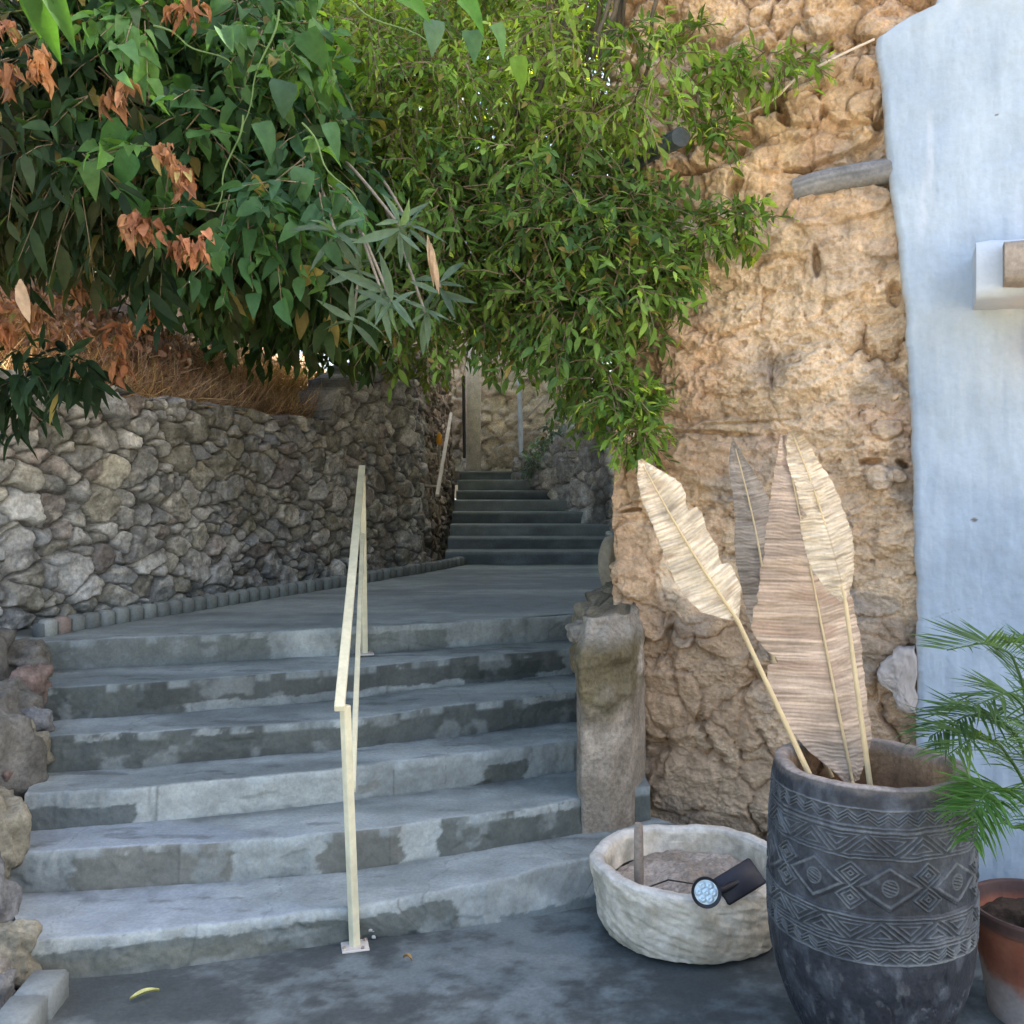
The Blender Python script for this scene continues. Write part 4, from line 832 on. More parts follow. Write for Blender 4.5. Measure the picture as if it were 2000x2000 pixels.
b = MB(); b.tube([hc - hd * .05 + [.02, 0, -.01], (hc + bd) / 2 + [0, .02, -.02], bd], .012, 10, (.03, .03, .035)); b.build('bracket', M_plastic, sp)

b = MB(); b.tube([hc - hd * .07, hc - hd * .10 + [.02, 0, -.03], hc + [.07, .12, -.075], hc + [.02, .22, -.07], hc + [-.08, .26, -.07], hc + [-.16, .2, -.07]], .003, 6, (.02, .02, .02)); b.build('cable', M_plastic, sp)
# fallen leaves
def flat_leaf(c, L, wd, an, colr, label, z=.004):
    t = np.linspace(0, 1, 12); hw = wd * np.sin(np.pi * t ** .8) * .5; P = np.zeros((12, 3, 3))
    for k, s in enumerate((-1, 0, 1)): P[:, k] = np.stack([t * L - L / 2, s * hw + .1 * L * t * t, .010 * np.abs(s) + .012 * np.sin(t * 3)], -1)
    Rm = np.array(Matrix.Rotation(an, 3, 'Z')); b = MB(); b.grid(P.reshape(-1, 3).reshape(12, 3, 3) @ Rm.T + [c[0], c[1], z], colr); tag(b.build('fallen_leaf', M_dry), label, 'leaf')
flat_leaf(G(283, 1955, 0), .09, .022, .5, (.50, .48, .20), 'yellow green fallen leaf on the ground near the lower left kerb', .012)
flat_leaf(G(797, 1882, 0), .04, .012, 2.5, (.40, .24, .10), 'tiny orange brown fallen leaf on the ground right of the handrail foot', .012)

# ------------------------------------------------------------------ leaves toolkit
SHAPES = {
 'lance': ([0, .22, .5, .78, 1], [.08, .42, .5, .28, 0]),
 'broad': ([0, .12, .35, .65, 1], [.1, .46, .5, .34, 0]),
 'ivy': ([0, .08, .3, .38, .55, .8, 1], [.12, .62, .55, .38, .42, .22, 0]),
 'strap': ([0, .3, .7, 1], [.3, .5, .4, 0])}
def leaves(name, C, A, Nn, Ln, Wd, colr, m, parent, shape='lance', fold=.25, droop=.25, label=None):
    q_ = np.random.default_rng(len(C)); fold = fold * q_.uniform(.2, 2.2, len(C)); droop = droop * q_.uniform(-.2, 2.2, len(C)); bend = q_.normal(0, .10, len(C)); curl_ = q_.uniform(-.6, .9, len(C))
    ts, hw = SHAPES[shape]; ts, hw = np.array(ts), np.array(hw); k = len(ts); N = len(C)
    A = A / (np.linalg.norm(A, axis=1)[:, None] + 1e-9); S = np.cross(A, Nn); S /= np.linalg.norm(S, axis=1)[:, None] + 1e-9; Nn = np.cross(S, A)
    V = np.zeros((N, k, 3, 3))
    for i in range(k):
        ctr = C + A * (Ln * ts[i])[:, None] - Nn * (Ln * droop * ts[i] ** 2)[:, None] + S * (Ln * bend * ts[i] ** 2)[:, None]
        for j, s in enumerate((-1, 0, 1)):
            V[:, i, j] = ctr + S * (s * hw[i] * Wd)[:, None] + Nn * ((abs(s) * fold + s * curl_ * ts[i]) * hw[i] * Wd)[:, None]
    f = []
    for i in range(k - 1):
        for j in (0, 1): f.append([i * 3 + j, i * 3 + j + 1, (i + 1) * 3 + j + 1, (i + 1) * 3 + j])
    f = np.array(f); FF = (f[None] + (np.arange(N) * k * 3)[:, None, None]).reshape(-1, 4)
    cc = np.repeat(colr[:, None, :], k * 3, 1).reshape(-1, 3)
    return mk(name, V.reshape(-1, 3), FF, m, parent, cc, True)
def inpoly(x, y, poly_):
    p = np.array(poly_); r = np.zeros(len(x), bool); j = len(p) - 1
    for i in range(len(p)):
        cnd = ((p[i, 1] > y) != (p[j, 1] > y)) & (x < (p[j, 0] - p[i, 0]) * (y - p[i, 1]) / (p[j, 1] - p[i, 1] + 1e-9) + p[i, 0]); r ^= cnd; j = i
    return r
def clumps(poly_, n, y0, y1, seed, dens=1):
    """clump centres (world) spread through the volume the crown fills"""
    r_ = np.random.default_rng(seed); p = np.array(poly_); out = []
    while len(out) < n:
        x, y = r_.uniform(p[:, 0].min(), p[:, 0].max()), r_.uniform(p[:, 1].min(), p[:, 1].max())
        if inpoly(np.array([x]), np.array([y]), poly_)[0]:
            Y = r_.uniform(y0(x) if callable(y0) else y0, y1(x) if callable(y1) else y1); out.append(W(x, y, Y))
    return np.array(out)
def crown(parent, cl, rad, twigs, lpt, Lr, Wr, pal, seed, shape='lance', down=.35, twl=.2, out=None, m=None, name='foliage', fold=.25, droop=.25, branch=(.20, .155, .10), tipcol=None, spread=1.0, twr=.0024, clump_var=.35, notw=False):
    r_ = np.random.default_rng(seed); n = len(cl) * twigs
    cid = np.repeat(np.arange(len(cl)), twigs); d0 = r_.normal(0, 1, (n, 3)); d0 /= np.linalg.norm(d0, axis=1)[:, None]
    rr = np.broadcast_to(rad, (len(cl),))[cid]; st = cl[cid] + d0 * (rr * r_.uniform(0, 1, n) ** .45 * .75)[:, None] * [1, 1, .8]
    td = d0 * .8 + r_.normal(0, .5, (n, 3)) + np.array([0, 0, -down]); td /= np.linalg.norm(td, axis=1)[:, None]
    tl = twl * r_.uniform(.6, 1.3, n); lid = np.repeat(np.arange(n), lpt); s = np.tile(np.linspace(.15, 1, lpt), n) + r_.uniform(-.05, .05, n * lpt)
    sagp = np.array([0, 0, -1.]) * (s ** 2 * tl[lid] * .25)[:, None]
    P = st[lid] + td[lid] * (s * tl[lid])[:, None] + sagp
    rnd = r_.normal(0, 1, (n * lpt, 3)); side = np.cross(td[lid], rnd); side /= np.linalg.norm(side, axis=1)[:, None]
    A = td[lid] * .55 + side * (.75 * spread) + np.array([0, 0, -down * .9]) + r_.normal(0, .15, (n * lpt, 3))
    up = np.array([0, 0, 1.]) + r_.normal(0, .45, (n * lpt, 3)) + np.array([0, -.5, 0])
    Ln = Lr[0] + (Lr[1] - Lr[0]) * 1.15 * r_.uniform(0, 1, n * lpt) ** 1.5; Wd = Ln * r_.uniform(*Wr, n * lpt)
    pal = np.array(pal); base = pal[r_.integers(0, len(pal), len(cl))][cid][lid] * .6 + pal[r_.integers(0, len(pal), n)][lid] * .4
    colr = base * r_.uniform(.7, 1.3, (n * lpt, 1)) * (1 + clump_var * r_.uniform(-1, 1, len(cl)))[cid][lid][:, None]
    odd = r_.uniform(0, 1, n * lpt) < .035; colr[odd] = np.array([.26, .21, .07]) * r_.uniform(.5, 1.3, (odd.sum(), 1))
    if tipcol is not None:
        tp = (s > .8) & (r_.uniform(0, 1, n) < tipcol[1])[lid]; colr[tp] = np.array(tipcol[0]) * r_.uniform(.8, 1.2, (tp.sum(), 1)); Ln[tp] *= .6; Wd[tp] *= .5
    leaves(name, P, A, up, Ln, Wd, colr, m or M_leaf, parent, shape, fold, droop)
    if notw: return
    # twigs as slender three sided stems
    e0 = st; e1 = st + td * tl[:, None] * .5 + [0, 0, -1] * (tl * .06)[:, None]; e2 = st + td * tl[:, None] + np.array([0, 0, -1.]) * (tl * .25)[:, None]
    a = np.linspace(0, 2 * np.pi, 3, endpoint=False); u1 = np.cross(td, [0, 0, 1.01]); u1 /= np.linalg.norm(u1, axis=1)[:, None] + 1e-9; u2 = np.cross(u1, td)
    V = np.zeros((n, 3, 3, 3))
    for i, (e_, r0_) in enumerate(((e0, twr * 1.4), (e1, twr), (e2, twr * .5))):
        for j, t in enumerate(a): V[:, i, j] = e_ + u1 * math.cos(t) * r0_ + u2 * math.sin(t) * r0_
    f = np.array([[i * 3 + j, i * 3 + (j + 1) % 3, (i + 1) * 3 + (j + 1) % 3, (i + 1) * 3 + j] for i in (0, 1) for j in range(3)]); FF = (f[None] + (np.arange(n) * 9)[:, None, None]).reshape(-1, 4)
    mk('twigs', V.reshape(-1, 3), FF, M_bark, parent, np.tile(np.array(branch), (n * 9, 1)))
def limbs(parent, root, cl, k, seed, r0=.03, colr=(.13, .10, .07), name='branch'):
    r_ = np.random.default_rng(seed); b = MB(); idx = r_.choice(len(cl), min(k, len(cl)), replace=False); root = np.array(root)
    for i in idx:
        e = cl[i]; t = np.linspace(0, 1, 16)[:, None]; mid = (root + e) / 2 + r_.normal(0, .12, 3) + [0, 0, .25]
        P = root * (1 - t) ** 2 + mid * 2 * t * (1 - t) + e * t * t + .02 * r_.normal(0, 1, (16, 3)) * t; b.tube(P, np.linspace(r0, .004, 16), 7, colr)
    b.build(name, M_bark, parent)

# ---- bank behind the stone wall
fr = np.array([(-3.6, 3.6), (-2.95, 4.95), (-2.1, 7.1), (-1.15, 9.3), (-1.0, 12.5), (-.9, 20)]); n_, m_ = 120, 50; pe = poly(fr, np.linspace(0, 1, n_)); q = np.linspace(0, 1, m_)
dl = np.gradient(pe, axis=0); dl /= np.linalg.norm(dl, axis=1)[:, None]; nr_ = np.stack([-dl[:, 1], dl[:, 0]], -1); nr_ = np.mean(nr_, 0) + 0 * nr_
Dd = np.concatenate([np.linspace(0, 3, 38), np.linspace(3.5, 40, 12)]); Hh = np.interp(Dd, [0, .3, 3, 8, 40], [2.02, 2.14, 3.9, 5.2, 9])
Pb = np.zeros((n_, m_, 3)); Pb[..., :2] = pe[:, None] + nr_[:, None] * Dd[None, :, None]; Pb[..., 2] = Hh[None] + .08 * fbm(Pb[..., 0] * 2, Pb[..., 1] * 2, 0, 4, 901)
c = mix([.16, .105, .06], [.26, .17, .10], ss(-.5, .5, fbm(Pb[..., 0] * 3, Pb[..., 1] * 3, 0, 4, 902)))
tag(mk('hillside', Pb.reshape(-1, 3), gridfaces(n_, m_)[:, ::-1], M_soil, col=c.reshape(-1, 3)), 'dry earth bank rising behind the stone wall', kind='structure')

# ---- dry brush on the bank (dead grass stalks and curled leaves)
def brush():
    r_ = np.random.default_rng(5); n = 26000; s = r_.uniform(.04, .60, n); d = r_.uniform(-.12, 1.0, n) ** 1.0
    bx = np.interp(s, np.linspace(0, 1, n_), pe[:, 0]) + nr_[0, 0] * d; by = np.interp(s, np.linspace(0, 1, n_), pe[:, 1]) + nr_[0, 1] * d
    bz = np.interp(d, Dd, Hh) + r_.uniform(-.02, .12, n); bz = np.where(d < 0, 2.17 + r_.uniform(-.07, .06, n), bz)
    bz = bz + r_.uniform(0, .28, n) ** 1.5 * (d > 0); C = np.stack([bx, by, bz], -1); A = r_.normal(0, .7, (n, 3)) + [.25, -.25, .55]; Ln = r_.uniform(.08, .30, n)
    pal = 1.25 * np.array([(.34, .21, .11), (.44, .30, .17), (.26, .15, .08), (.38, .25, .12), (.22, .12, .07)]); colr = pal[r_.integers(0, 5, n)] * r_.uniform(.7, 1.3, (n, 1))
    br = leaves('dry_grass', C, A, r_.normal(0, 1, (n, 3)), Ln, np.full(n, .005), colr, M_dry, None, 'strap', .1, .5); tag(br, 'tangle of dead brown grass along the top of the stone wall', kind='stuff')
    n = 6500; s = r_.uniform(.04, .42, n); d = r_.uniform(-.12, 1.3, n)
    C = np.stack([np.interp(s, np.linspace(0, 1, n_), pe[:, 0]) + nr_[0, 0] * d, np.interp(s, np.linspace(0, 1, n_), pe[:, 1]) + nr_[0, 1] * d, np.interp(d, Dd, Hh) + r_.uniform(0, .45, n) * ss(.0, .5, d)], -1)
    A = r_.normal(0, .6, (n, 3)) + [0, -.1, -.8]; Ln = r_.uniform(.04, .11, n); colr = np.array([(.46, .21, .10), (.34, .16, .08), (.54, .32, .17), (.30, .17, .11)])[r_.integers(0, 4, n)] * r_.uniform(.6, 1.2, (n, 1))
    br = leaves('dead_leaves', C, A, r_.normal(0, 1, (n, 3)), Ln, Ln * .5, colr, M_dry, None, 'broad', .6, .5); tag(br, 'drift of curled reddish brown dead leaves on the bank', kind='stuff')
brush()

# ---- hanging jasmine-like shrub over the stairs (centre and right)
J = [(560, -80), (1180, -80), (1190, 60), (1290, 100), (1330, 160), (1230, 200), (1210, 260), (1220, 340), (1250, 400), (1300, 470), (1270, 560), (1240, 620), (1190, 680), (1195, 790), (1175, 790), (1130, 680), (1060, 630), (980, 620), (900, 620), (820, 620), (770, 590), (720, 520), (640, 300)]
dr_ = lambda x: np.interp(x, [700, 1150, 1450], [4.2, 3.85, 3.7]); dr2 = lambda x: np.interp(x, [700, 1150, 1250, 1450], [5.3, 4.9, 4.12, 4.02])
jas = empty('hanging_shrub', (.9, 4.0, 3.4), 'dense hanging green shrub with narrow leaves and yellow green tips arching over the stairs', 'shrub')
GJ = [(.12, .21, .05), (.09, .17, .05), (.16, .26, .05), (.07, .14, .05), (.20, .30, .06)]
cl = clumps(J, 330, dr_, dr2, 1); pu, pv = cl[:, 0] / cl[:, 1] * F + CX, HY - (cl[:, 2] - H) / cl[:, 1] * F; cl = cl[~((pu > 1190) & (pv > 200) & (pv < 350))]; cl = cl[np.random.default_rng(9).uniform(0, 1, len(cl)) < np.interp(cl[:, 2], [2.8, 3.3, 3.65], [1, .6, .2])]
hiq = (cl[:, 2] > 3.15) & (cl[:, 0] < .75)  # upper leaves: sunlight put into a brighter, yellower palette
crown(jas, cl[hiq], .16, 20, 9, (.03, .07), (.26, .42), [(.22, .33, .06), (.17, .28, .05), (.28, .36, .07), (.12, .21, .05)], 222, twl=.20, down=.25, name='sun_tinted_foliage', tipcol=((.38, .46, .07), .2))
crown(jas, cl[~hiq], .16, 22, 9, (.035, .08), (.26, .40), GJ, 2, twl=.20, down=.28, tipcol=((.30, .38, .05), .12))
limbs(jas, W(1260, -200, 4.1), cl[cl[:, 2] < 3.3], 12, 3, .016, (.09, .075, .05))
cb = clumps([(600, -60), (1180, -60), (1190, 120), (1100, 260), (860, 260), (700, 180)], 26, 4.2, 5.6, 15)
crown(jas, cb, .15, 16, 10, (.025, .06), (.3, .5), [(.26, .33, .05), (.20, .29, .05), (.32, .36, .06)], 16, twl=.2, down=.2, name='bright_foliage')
# sprigs against the tan wall
tips = clumps([(1180, 760), (1260, 760), (1262, 880), (1215, 880)], 9, 3.9, 4.05, 5)
tips = np.vstack([tips, [W(*p, 4.0) for p in ((1440, 118, ), (1500, 112), (1545, 116), (1400, 140), (1350, 190), (1440, 120), (1385, 245), (1410, 270), (1420, 420), (1470, 425), (1440, 415), (1380, 445), (1350, 500), (1330, 480), (1310, 540), (1300, 560), (1230, 60), (1300, 60), (1360, 60))]])
crown(jas, tips, .06, 12, 8, (.035, .085), (.22, .36), [(.13, .23, .04), (.20, .30, .05), (.09, .17, .04)], 6, twl=.13, down=.25, name='young_foliage', tipcol=((.38, .46, .06), .5))

# ---- broad leaved vine, left
V1 = [(60, -120), (440, -120), (560, 60), (680, 160), (680, 330), (620, 400), (520, 440), (420, 450), (330, 400), (240, 330), (160, 230), (90, 60)]
vine = empty('climbing_vine', (-2.6, 4.9, 2.3), 'broad leaved dark green vine hanging from the upper left', 'vine')
cl = clumps(V1, 130, 3.6, 5.0, 21)
crown(vine, cl[:65], .17, 12, 8, (.05, .12), (.42, .62), [(.05, .12, .045), (.035, .085, .04), (.08, .16, .045), (.05, .11, .06)], 220, shape='broad', twl=.26, down=.5, fold=.35, droop=.4, clump_var=.5, name='oval_foliage')
crown(vine, cl[65:], .18, 11, 7, (.04, .10), (.6, .9), [(.05, .12, .04), (.08, .17, .045), (.03, .08, .035), (.11, .20, .05)], 22, shape='ivy', twl=.28, down=.5, fold=.35, droop=.45, clump_var=.5, twr=.0028, branch=(.10, .13, .04))
limbs(vine, (-3.0, 5.2, 2.6), cl, 18, 23, .022)
# long dark leaves at the far left and between
dk = empty('dark_shrub', (-2.9, 4.4, 2.2), 'dark long leaved shrub spilling over the wall at the left edge', 'shrub')
cl = clumps([(-120, -60), (130, -60), (200, 150), (280, 340), (330, 420), (250, 440), (120, 400), (30, 420), (-120, 420)], 90, 3.6, 4.9, 31)
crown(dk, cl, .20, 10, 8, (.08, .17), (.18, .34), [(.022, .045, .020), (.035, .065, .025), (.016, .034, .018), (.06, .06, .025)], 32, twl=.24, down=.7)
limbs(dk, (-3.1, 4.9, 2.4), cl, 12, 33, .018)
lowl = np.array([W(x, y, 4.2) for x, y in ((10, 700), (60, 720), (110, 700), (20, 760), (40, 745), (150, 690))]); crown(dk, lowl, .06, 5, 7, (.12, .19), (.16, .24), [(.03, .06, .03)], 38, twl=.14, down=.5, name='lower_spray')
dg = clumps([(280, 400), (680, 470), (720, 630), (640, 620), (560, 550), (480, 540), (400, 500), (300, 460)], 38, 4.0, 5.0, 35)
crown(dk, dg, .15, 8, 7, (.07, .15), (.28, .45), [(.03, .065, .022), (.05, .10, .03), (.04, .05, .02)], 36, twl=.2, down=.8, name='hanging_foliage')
# dead leaf bunches caught in the vine
b_c = [W(x, y, Yv) for x, y, Yv in ((228, 160, 3.35), (330, 290, 3.35), (340, 330, 3.35), (262, 425, 3.35), (290, 430, 3.35), (350, 465, 3.35), (385, 475, 3.35), (20, 50, 3.4), (15, 130, 3.4), (70, 110, 3.4), (285, 600, 4.0), (235, 700, 4.2), (225, 650, 4.2), (60, 600, 4.0), (370, 15, 3.4), (140, 560, 4.0), (20, 640, 4.1))]
for bi, bc in enumerate(b_c): crown(vine, np.array([bc]), .045, 9, 4, (.025, .065), (.35, .6), [(.30, .125, .06), (.24, .10, .05), (.34, .17, .08)], 370 + bi, shape='broad', twl=.05, down=1.0, m=M_dry, name='dead_leaf_bunch', notw=True, fold=.8, droop=.5)
# one bright young leaf top left, and the pale big leaves top centre
def bigleaves(parent, spec, name, seed, m=None):
    C = np.array([W(x, y, Yv) for x, y, Yv, dx, dz, L, w_, c_ in spec]); A = np.array([(dx, -.15, dz) for *_, dx, dz, L, w_, c_ in [(s[0], s[1], s[2], s[3], s[4], s[5], s[6], s[7]) for s in spec]])
    Nn = np.tile([.05, -1, .25], (len(spec), 1)) + np.random.default_rng(seed).normal(0, .25, (len(spec), 3))
    for i, s in enumerate(spec): leaves('large_leaf', C[i:i+1], A[i:i+1], Nn[i:i+1], np.array([s[5] * .88]), np.array([s[6] * .82]), np.array([s[7]]), m or M_leaf, parent, 'broad', .45, .35)
BG = (.045, .11, .022)
bigleaves(vine, [(72, -40, 2.6, .12, -1, .20, .10, BG), (92, -35, 2.6, .42, -.9, .17, .075, BG), (66, -40, 2.6, -.12, -.9, .14, .085, BG), (850, 40, 3.6, -.1, -1, .12, .10, (.13, .22, .17)), (920, 60, 3.6, .2, -1, .11, .10, (.10, .20, .12)), (960, 50, 3.6, .6, -.7, .12, .10, (.14, .26, .10)),
    (1010, 110, 3.6, .2, -1, .13, .085, (.14, .25, .04)), (780, -10, 3.5, .8, -.4, .14, .11, (.09, .22, .04)), (900, 0, 3.5, .6, -.5, .14, .11, (.09, .22, .04)), (600, 60, 3.4, .3, -.8, .16, .12, (.05, .12, .04)), (560, 160, 3.4, -.2, -.9, .12, .12, (.05, .10, .07)), (505, 240, 3.5, .5, -.8, .15, .11, (.08, .17, .08)), (640, 240, 3.5, .4, -.9, .13, .08, (.08, .17, .08)), (600, 330, 3.5, -.3, -.9, .13, .11, (.08, .17, .09)), (330, 190, 3.5, .8, -.1, .13, .12, (.05, .13, .04)), (270, 310, 3.5, -.6, -.5, .15, .13, (.06, .16, .05)), (230, 370, 3.5, .6, -.4, .15, .12, (.07, .18, .05)), (250, 260, 3.5, -.7, -.2, .15, .13, (.05, .14, .04))], 'large_leaf_spray', 4)
b = MB()
for pp in ([(300, 50), (380, 90), (450, 125)], [(475, 225), (445, 330), (418, 415)], [(545, 20), (510, 130), (470, 250)], [(640, -20), (720, 30), (830, 80)], [(590, 240), (640, 330), (700, 400)]):
    P = np.array([W(x, y, 3.45) for x, y in pp]); t = np.linspace(0, 1, 12)[:, None]; P = P[0] * (1 - t) ** 2 + P[1] * 2 * t * (1 - t) + P[2] * t * t; b.tube(P + .012 * np.sin(t * 9) * [1, 0, .5], np.linspace(.0045, .002, 12), 6, (.10, .16, .05))
b.build('vine_stem', M_rail, vine)

# ---- oleander rosettes
ole = empty('oleander', (-1.6, 5.2, 2.2), 'grey green oleander branches with star shaped whorls of long leaves', 'shrub')
ros = [(780, 440, 3.35), (655, 455, 3.4), (765, 590, 3.35), (745, 570, 3.4), (700, 520, 3.7), (620, 500, 3.8), (800, 440, 3.6), (830, 610, 3.7), (560, 480, 3.9), (690, 620, 3.8), (860, 560, 3.8), (640, 430, 3.7)]
r_ = np.random.default_rng(41); C = []; A = []; Lg = []; cc = []
for (x, y, Yv) in ros:
    p = W(x, y, Yv); k = r_.integers(7, 11); a0 = r_.uniform(0, 6.28)
    for i in range(k):
        a = a0 + i * 2.4; C.append(p + [0, 0, r_.uniform(-.03, .02)]); A.append((math.cos(a), -.2 + r_.normal(0, .55), math.sin(a) * .9 + r_.normal(-.2, .3))); Lg.append(r_.uniform(.09, .19)); cc.append(np.array((.12, .18, .125)) * r_.uniform(.7, 1.2))
leaves('foliage', np.array(C), np.array(A), np.tile([0., -1, .4], (len(C), 1)) + r_.normal(0, .3, (len(C), 3)), np.array(Lg), np.array(Lg) * .17, np.array(cc), M_leaf, ole, 'lance', .45, .2)
b = MB()
for i, (x, y, Yv) in enumerate(ros):
    e_ = W(x, y, Yv); s_ = W(540 + 22 * i, 250 + 12 * i, 4.9); t = np.linspace(0, 1, 12)[:, None]
    b.tube(s_ * (1 - t) + e_ * t + [0, 0, .1] * np.sin(t * 3.14), np.linspace(.011, .005, 12), 7, (.24, .20, .15))
b.build('stem', M_bark, ole)
C = []; A = []
for (x, y) in ((835, 460), (842, 475), (848, 500), (40, 545)): C.append(W(x, y, 3.5)); A.append((.15, 0, -1))
for i in range(4): leaves('withered_leaf', np.array(C[i:i+1]), np.array(A[i:i+1]), np.array([[0., -1, .2]]), np.array([(.19, .17, .14, .16)[i]]), np.array([(.022, .022, .018, .045)[i]]), np.array([[.42, .30, .20]]), M_dry, ole, 'lance', .5, .1)

# ---- trees beyond, the yellow green ones coloured brighter in place of sunlight
def tree(label, cx, cy, Y, rx, ry, rz, ncl, trunkfoot, seed, pal, Lr=(.10, .17)):
    ctr = W(cx, cy, Y); r_ = np.random.default_rng(seed); d = r_.normal(0, 1, (ncl, 3)); d /= np.linalg.norm(d, axis=1)[:, None]; cl = ctr + d * (r_.uniform(.15, 1, (ncl, 1)) ** .5) * [rx, ry, rz]
    o = empty('tree', trunkfoot, label, 'tree', 'trees beyond the stairs'); crown(o, cl, .34, 15, 8, Lr, (.4, .6), pal, seed + 1, 'broad', .3, twl=.35, twr=.004)
    b = MB(); f_ = np.array(trunkfoot); t = np.linspace(0, 1, 18)[:, None]; P = f_ * (1 - t) + ctr * t + [.12, 0, 0] * np.sin(t * 5); b.tube(P, np.linspace(.16, .07, 18), 12, (.16, .12, .09), jitter=.3); b.build('trunk', M_bark, o)
    limbs(o, P[12], cl, 14, seed + 2, .05)
YG = [(.26, .36, .05), (.32, .42, .06), (.20, .30, .05), (.36, .42, .07)]; MG = [(.07, .13, .04), (.09, .16, .04), (.06, .11, .035)]
tree('bright yellow green tree whose crown fills the top centre', 960, -20, 9.5, 1.9, 1.5, 1.7, 52, (-1.6, 11.0, 3.4), 51, YG)
tree('airy light green tree leaning over the landing in the top centre', 830, -60, 7.3, 1.35, .9, .95, 34, (-2.3, 8.6, 3.3), 55, YG)
tree('mid green tree behind the vine at the upper left', 380, 120, 8.0, 2.2, 1.6, 1.5, 110, (-3.9, 9.0, 4.2), 61, MG)
tree('low dark bushy tree above the bank at the middle left', 520, 380, 7.6, 1.5, 1.0, .9, 90, (-3.2, 8.8, 3.6), 81, [(.05, .10, .03), (.07, .13, .035)])

bush = empty('bush', (-1.9, 8.9, 2.6), 'mid green bush on the bank at the end of the stone wall', 'bush')
cl = np.array([W(x, y, 8.6 + .1 * (i % 4)) for i, (x, y) in enumerate([(640, 680), (680, 700), (720, 690), (760, 700), (800, 690), (840, 700), (700, 650), (760, 650), (820, 650), (660, 640), (620, 650), (600, 600), (720, 600), (800, 600)])])
crown(bush, cl, .2, 14, 8, (.05, .10), (.3, .45), [(.10, .18, .05), (.16, .22, .06), (.20, .18, .08)], 97, twl=.2)
# ---- silver trailing plant on the far right wall
sv = empty('trailing_plant', tuple(W(1050, 880, 10.6)), 'silvery blue green trailing plant on the grey wall beside the upper flight', 'plant')
cl = np.array([W(x, y, Yv) for x, y, Yv in ((1085, 825, 10.3), (1072, 845, 10.4), (1060, 862, 10.5), (1048, 880, 10.7), (1035, 900, 10.9), (1030, 915, 10.9), (1045, 915, 10.7), (1100, 810, 10.2), (1125, 790, 9.9), (1035, 890, 11.))])
crown(sv, cl, .06, 9, 7, (.035, .06), (.5, .7), [(.22, .30, .30), (.14, .22, .20), (.32, .40, .42)], 91, 'broad', .3, twl=.09)

# ---- palm in a terracotta planter
PP = np.array([1.63, 2.92, 0.]); pt = empty('planter', tuple(PP), 'terracotta planter with dark rim and pale scuffed base right of the carved pot', 'planter')
th = np.linspace(0, 2 * np.pi, 72, endpoint=False); prof = [(.001, .003), (.145, .003), (.150, .03), (.165, .12), (.182, .22), (.195, .295), (.205, .30), (.208, .335), (.203, .342), (.192, .340), (.186, .31), (.180, .27)]
pr = np.array(prof); tt = np.linspace(0, len(pr) - 1, 70); pr = np.stack([np.interp(tt, range(len(pr)), pr[:, k]) for k in (0, 1)], -1)
T = np.repeat(th[None], 70, 0); Rr_ = np.repeat(pr[:, :1], 72, 1); Z = np.repeat(pr[:, 1:], 72, 1); c = mix([.25, .085, .05], [.31, .12, .07], ss(-.5, .5, fbm(T * 3, Z * 9, 0, 4, 951)))
c = mix(c, [.38, .36, .34], ss(.17, .12, Z + .03 * fbm(T * 4, Z * 12, 0, 4, 952)) * .8); c = mix(c, [.05, .04, .04], ss(.28, .315, Z) * .85)
b = MB(); b.grid(np.stack([np.cos(T) * Rr_, np.sin(T) * Rr_, Z], -1) + PP, c.reshape(-1, 3), wrap=True); b.build('pot_body', M_terra, pt)
b = MB(); Rg, Tg = np.meshgrid(np.linspace(.001, .183, 24), th, indexing='ij'); x, y = np.cos(Tg) * Rg, np.sin(Tg) * Rg; b.grid(np.stack([x, y, .285 + .015 * fbm(x * 20, y * 20, 0, 4, 953)], -1) + PP, (.05, .035, .025), wrap=True); b.build('soil', M_soil, pt)
palm = empty('palm', (PP[0], PP[1], .28), 'small feathery green palm growing in the terracotta planter', 'palm')
def frond(name, base, pts, n, Lmax, colr, seed, droopd=.3, tipw=1.0):
    """pts: control points (world) of the arching rachis"""
    P = np.array([base] + list(pts)); t = np.linspace(0, 1, 40); kk = np.linspace(0, 1, len(P)); cv = np.stack([np.interp(t, kk, P[:, k]) for k in range(3)], -1)
    for _ in range(4): cv[1:-1] = (cv[:-2] + cv[1:-1] * 2 + cv[2:]) / 4
    b = MB(); b.tube(cv, np.linspace(.006, .0015, 40), 6, np.array(colr) * 1.1); rach = b.build('rachis' if False else 'frond', M_leaf, palm)
    r_ = np.random.default_rng(seed); n = int(n * 1.35); s = np.linspace(.22, 1, n); C = np.stack([np.interp(s, t, cv[:, k]) for k in range(3)], -1); Tn = np.gradient(cv, axis=0); Tn = np.stack([np.interp(s, t, Tn[:, k]) for k in range(3)], -1); Tn /= np.linalg.norm(Tn, axis=1)[:, None]
    sd_ = np.cross(Tn, [0, 0, 1.]); sd_ /= np.linalg.norm(sd_, axis=1)[:, None]; upv = np.cross(sd_, Tn); CC = []; AA = []; LL = []
    for sg in (-1, 1):
        CC.append(C); AA.append(Tn * .75 + sd_ * sg * .85 + upv * .30 + r_.normal(0, .06, (n, 3))); LL.append(Lmax * np.sin(np.pi * (.12 + .80 * (s - .22) / .78)) ** .6 * r_.uniform(.85, 1.1, n))
    CC, AA, LL = map(np.concatenate, (CC, AA, LL)); leaves('leaflets', CC, AA, np.tile([0, -.3, 1.], (len(CC), 1)), LL, np.full(len(CC), .0075), np.array(colr) * r_.uniform(.75, 1.25, (len(CC), 1)), M_leaf, rach, 'lance', .3, droopd)
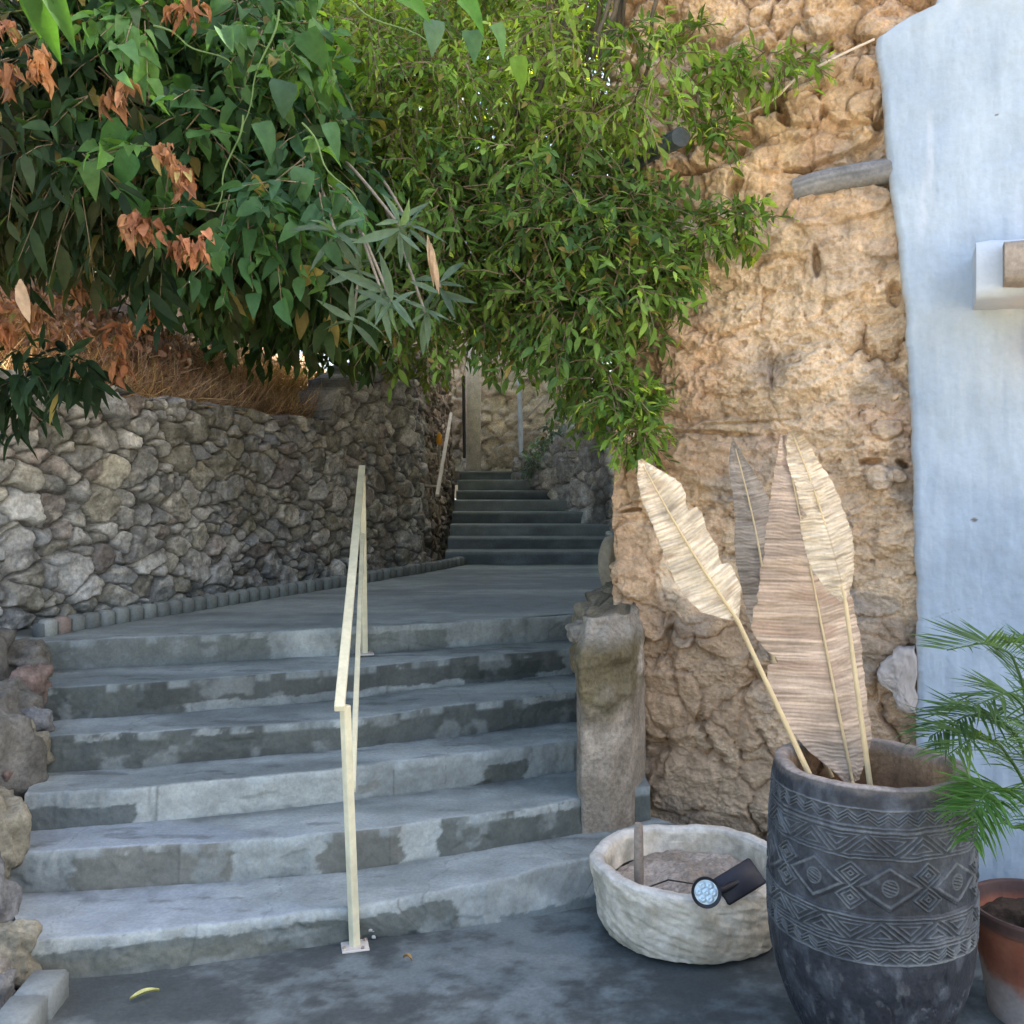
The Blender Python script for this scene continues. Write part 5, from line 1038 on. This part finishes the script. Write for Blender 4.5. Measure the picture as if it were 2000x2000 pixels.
st = PP + np.array([-.02, -.05, .28]); tops = st + [0, 0, .35]
def wp(x, y, Y): return W(x, y, Y)
PG = (.10, .17, .07)
frond('f', tops, [wp(2000, 1340, 2.8), wp(1975, 1275, 2.75), wp(1920, 1255, 2.7), wp(1850, 1270, 2.65)], 30, .19, PG, 1, .05)
frond('f', tops, [wp(1990, 1440, 2.7), wp(1950, 1400, 2.6), wp(1890, 1395, 2.55), wp(1815, 1440, 2.5)], 34, .17, (.07, .13, .05), 2)
frond('f', tops, [wp(1985, 1500, 2.65), wp(1950, 1450, 2.5), wp(1900, 1440, 2.45), wp(1850, 1475, 2.4)], 30, .15, (.10, .17, .05), 3)
frond('f', tops, [wp(1990, 1560, 2.6), wp(1960, 1540, 2.5), wp(1930, 1545, 2.4), wp(1890, 1590, 2.35)], 34, .15, (.09, .19, .05), 4)
frond('f', tops, [wp(2010, 1440, 2.7), wp(2000, 1380, 2.6), wp(1970, 1350, 2.5), wp(1900, 1380, 2.45)], 30, .16, (.085, .15, .05), 5)
frond('f', tops, [wp(2040, 1450, 2.8), wp(2070, 1330, 2.8), wp(2110, 1290, 2.8), wp(2180, 1330, 2.8)], 30, .2, PG, 6)
frond('f', tops, [wp(2030, 1400, 2.9), wp(2040, 1300, 3.1), wp(2030, 1260, 3.2), wp(1990, 1250, 3.3)], 30, .17, PG, 7)
frond('f', tops, [wp(1975, 1620, 2.55), wp(1950, 1560, 2.45), wp(1925, 1570, 2.4), wp(1900, 1640, 2.35)], 26, .12, (.10, .20, .05), 8)
frond('f', tops, [wp(2060, 1500, 2.5), wp(2090, 1450, 2.3), wp(2130, 1480, 2.2)], 26, .18, PG, 9)
b = MB()
for k in range(5):
    a = k * 1.3; s0 = PP + [.03 * math.cos(a) - .02, .03 * math.sin(a) - .03, .27]; b.tube([s0, s0 + [.01, 0, .15], tops + [.012 * math.cos(a), .012 * math.sin(a), .02]], [.011, .009, .006], 8, (.22, .22, .10))
b.build('stalks', M_bark, palm)
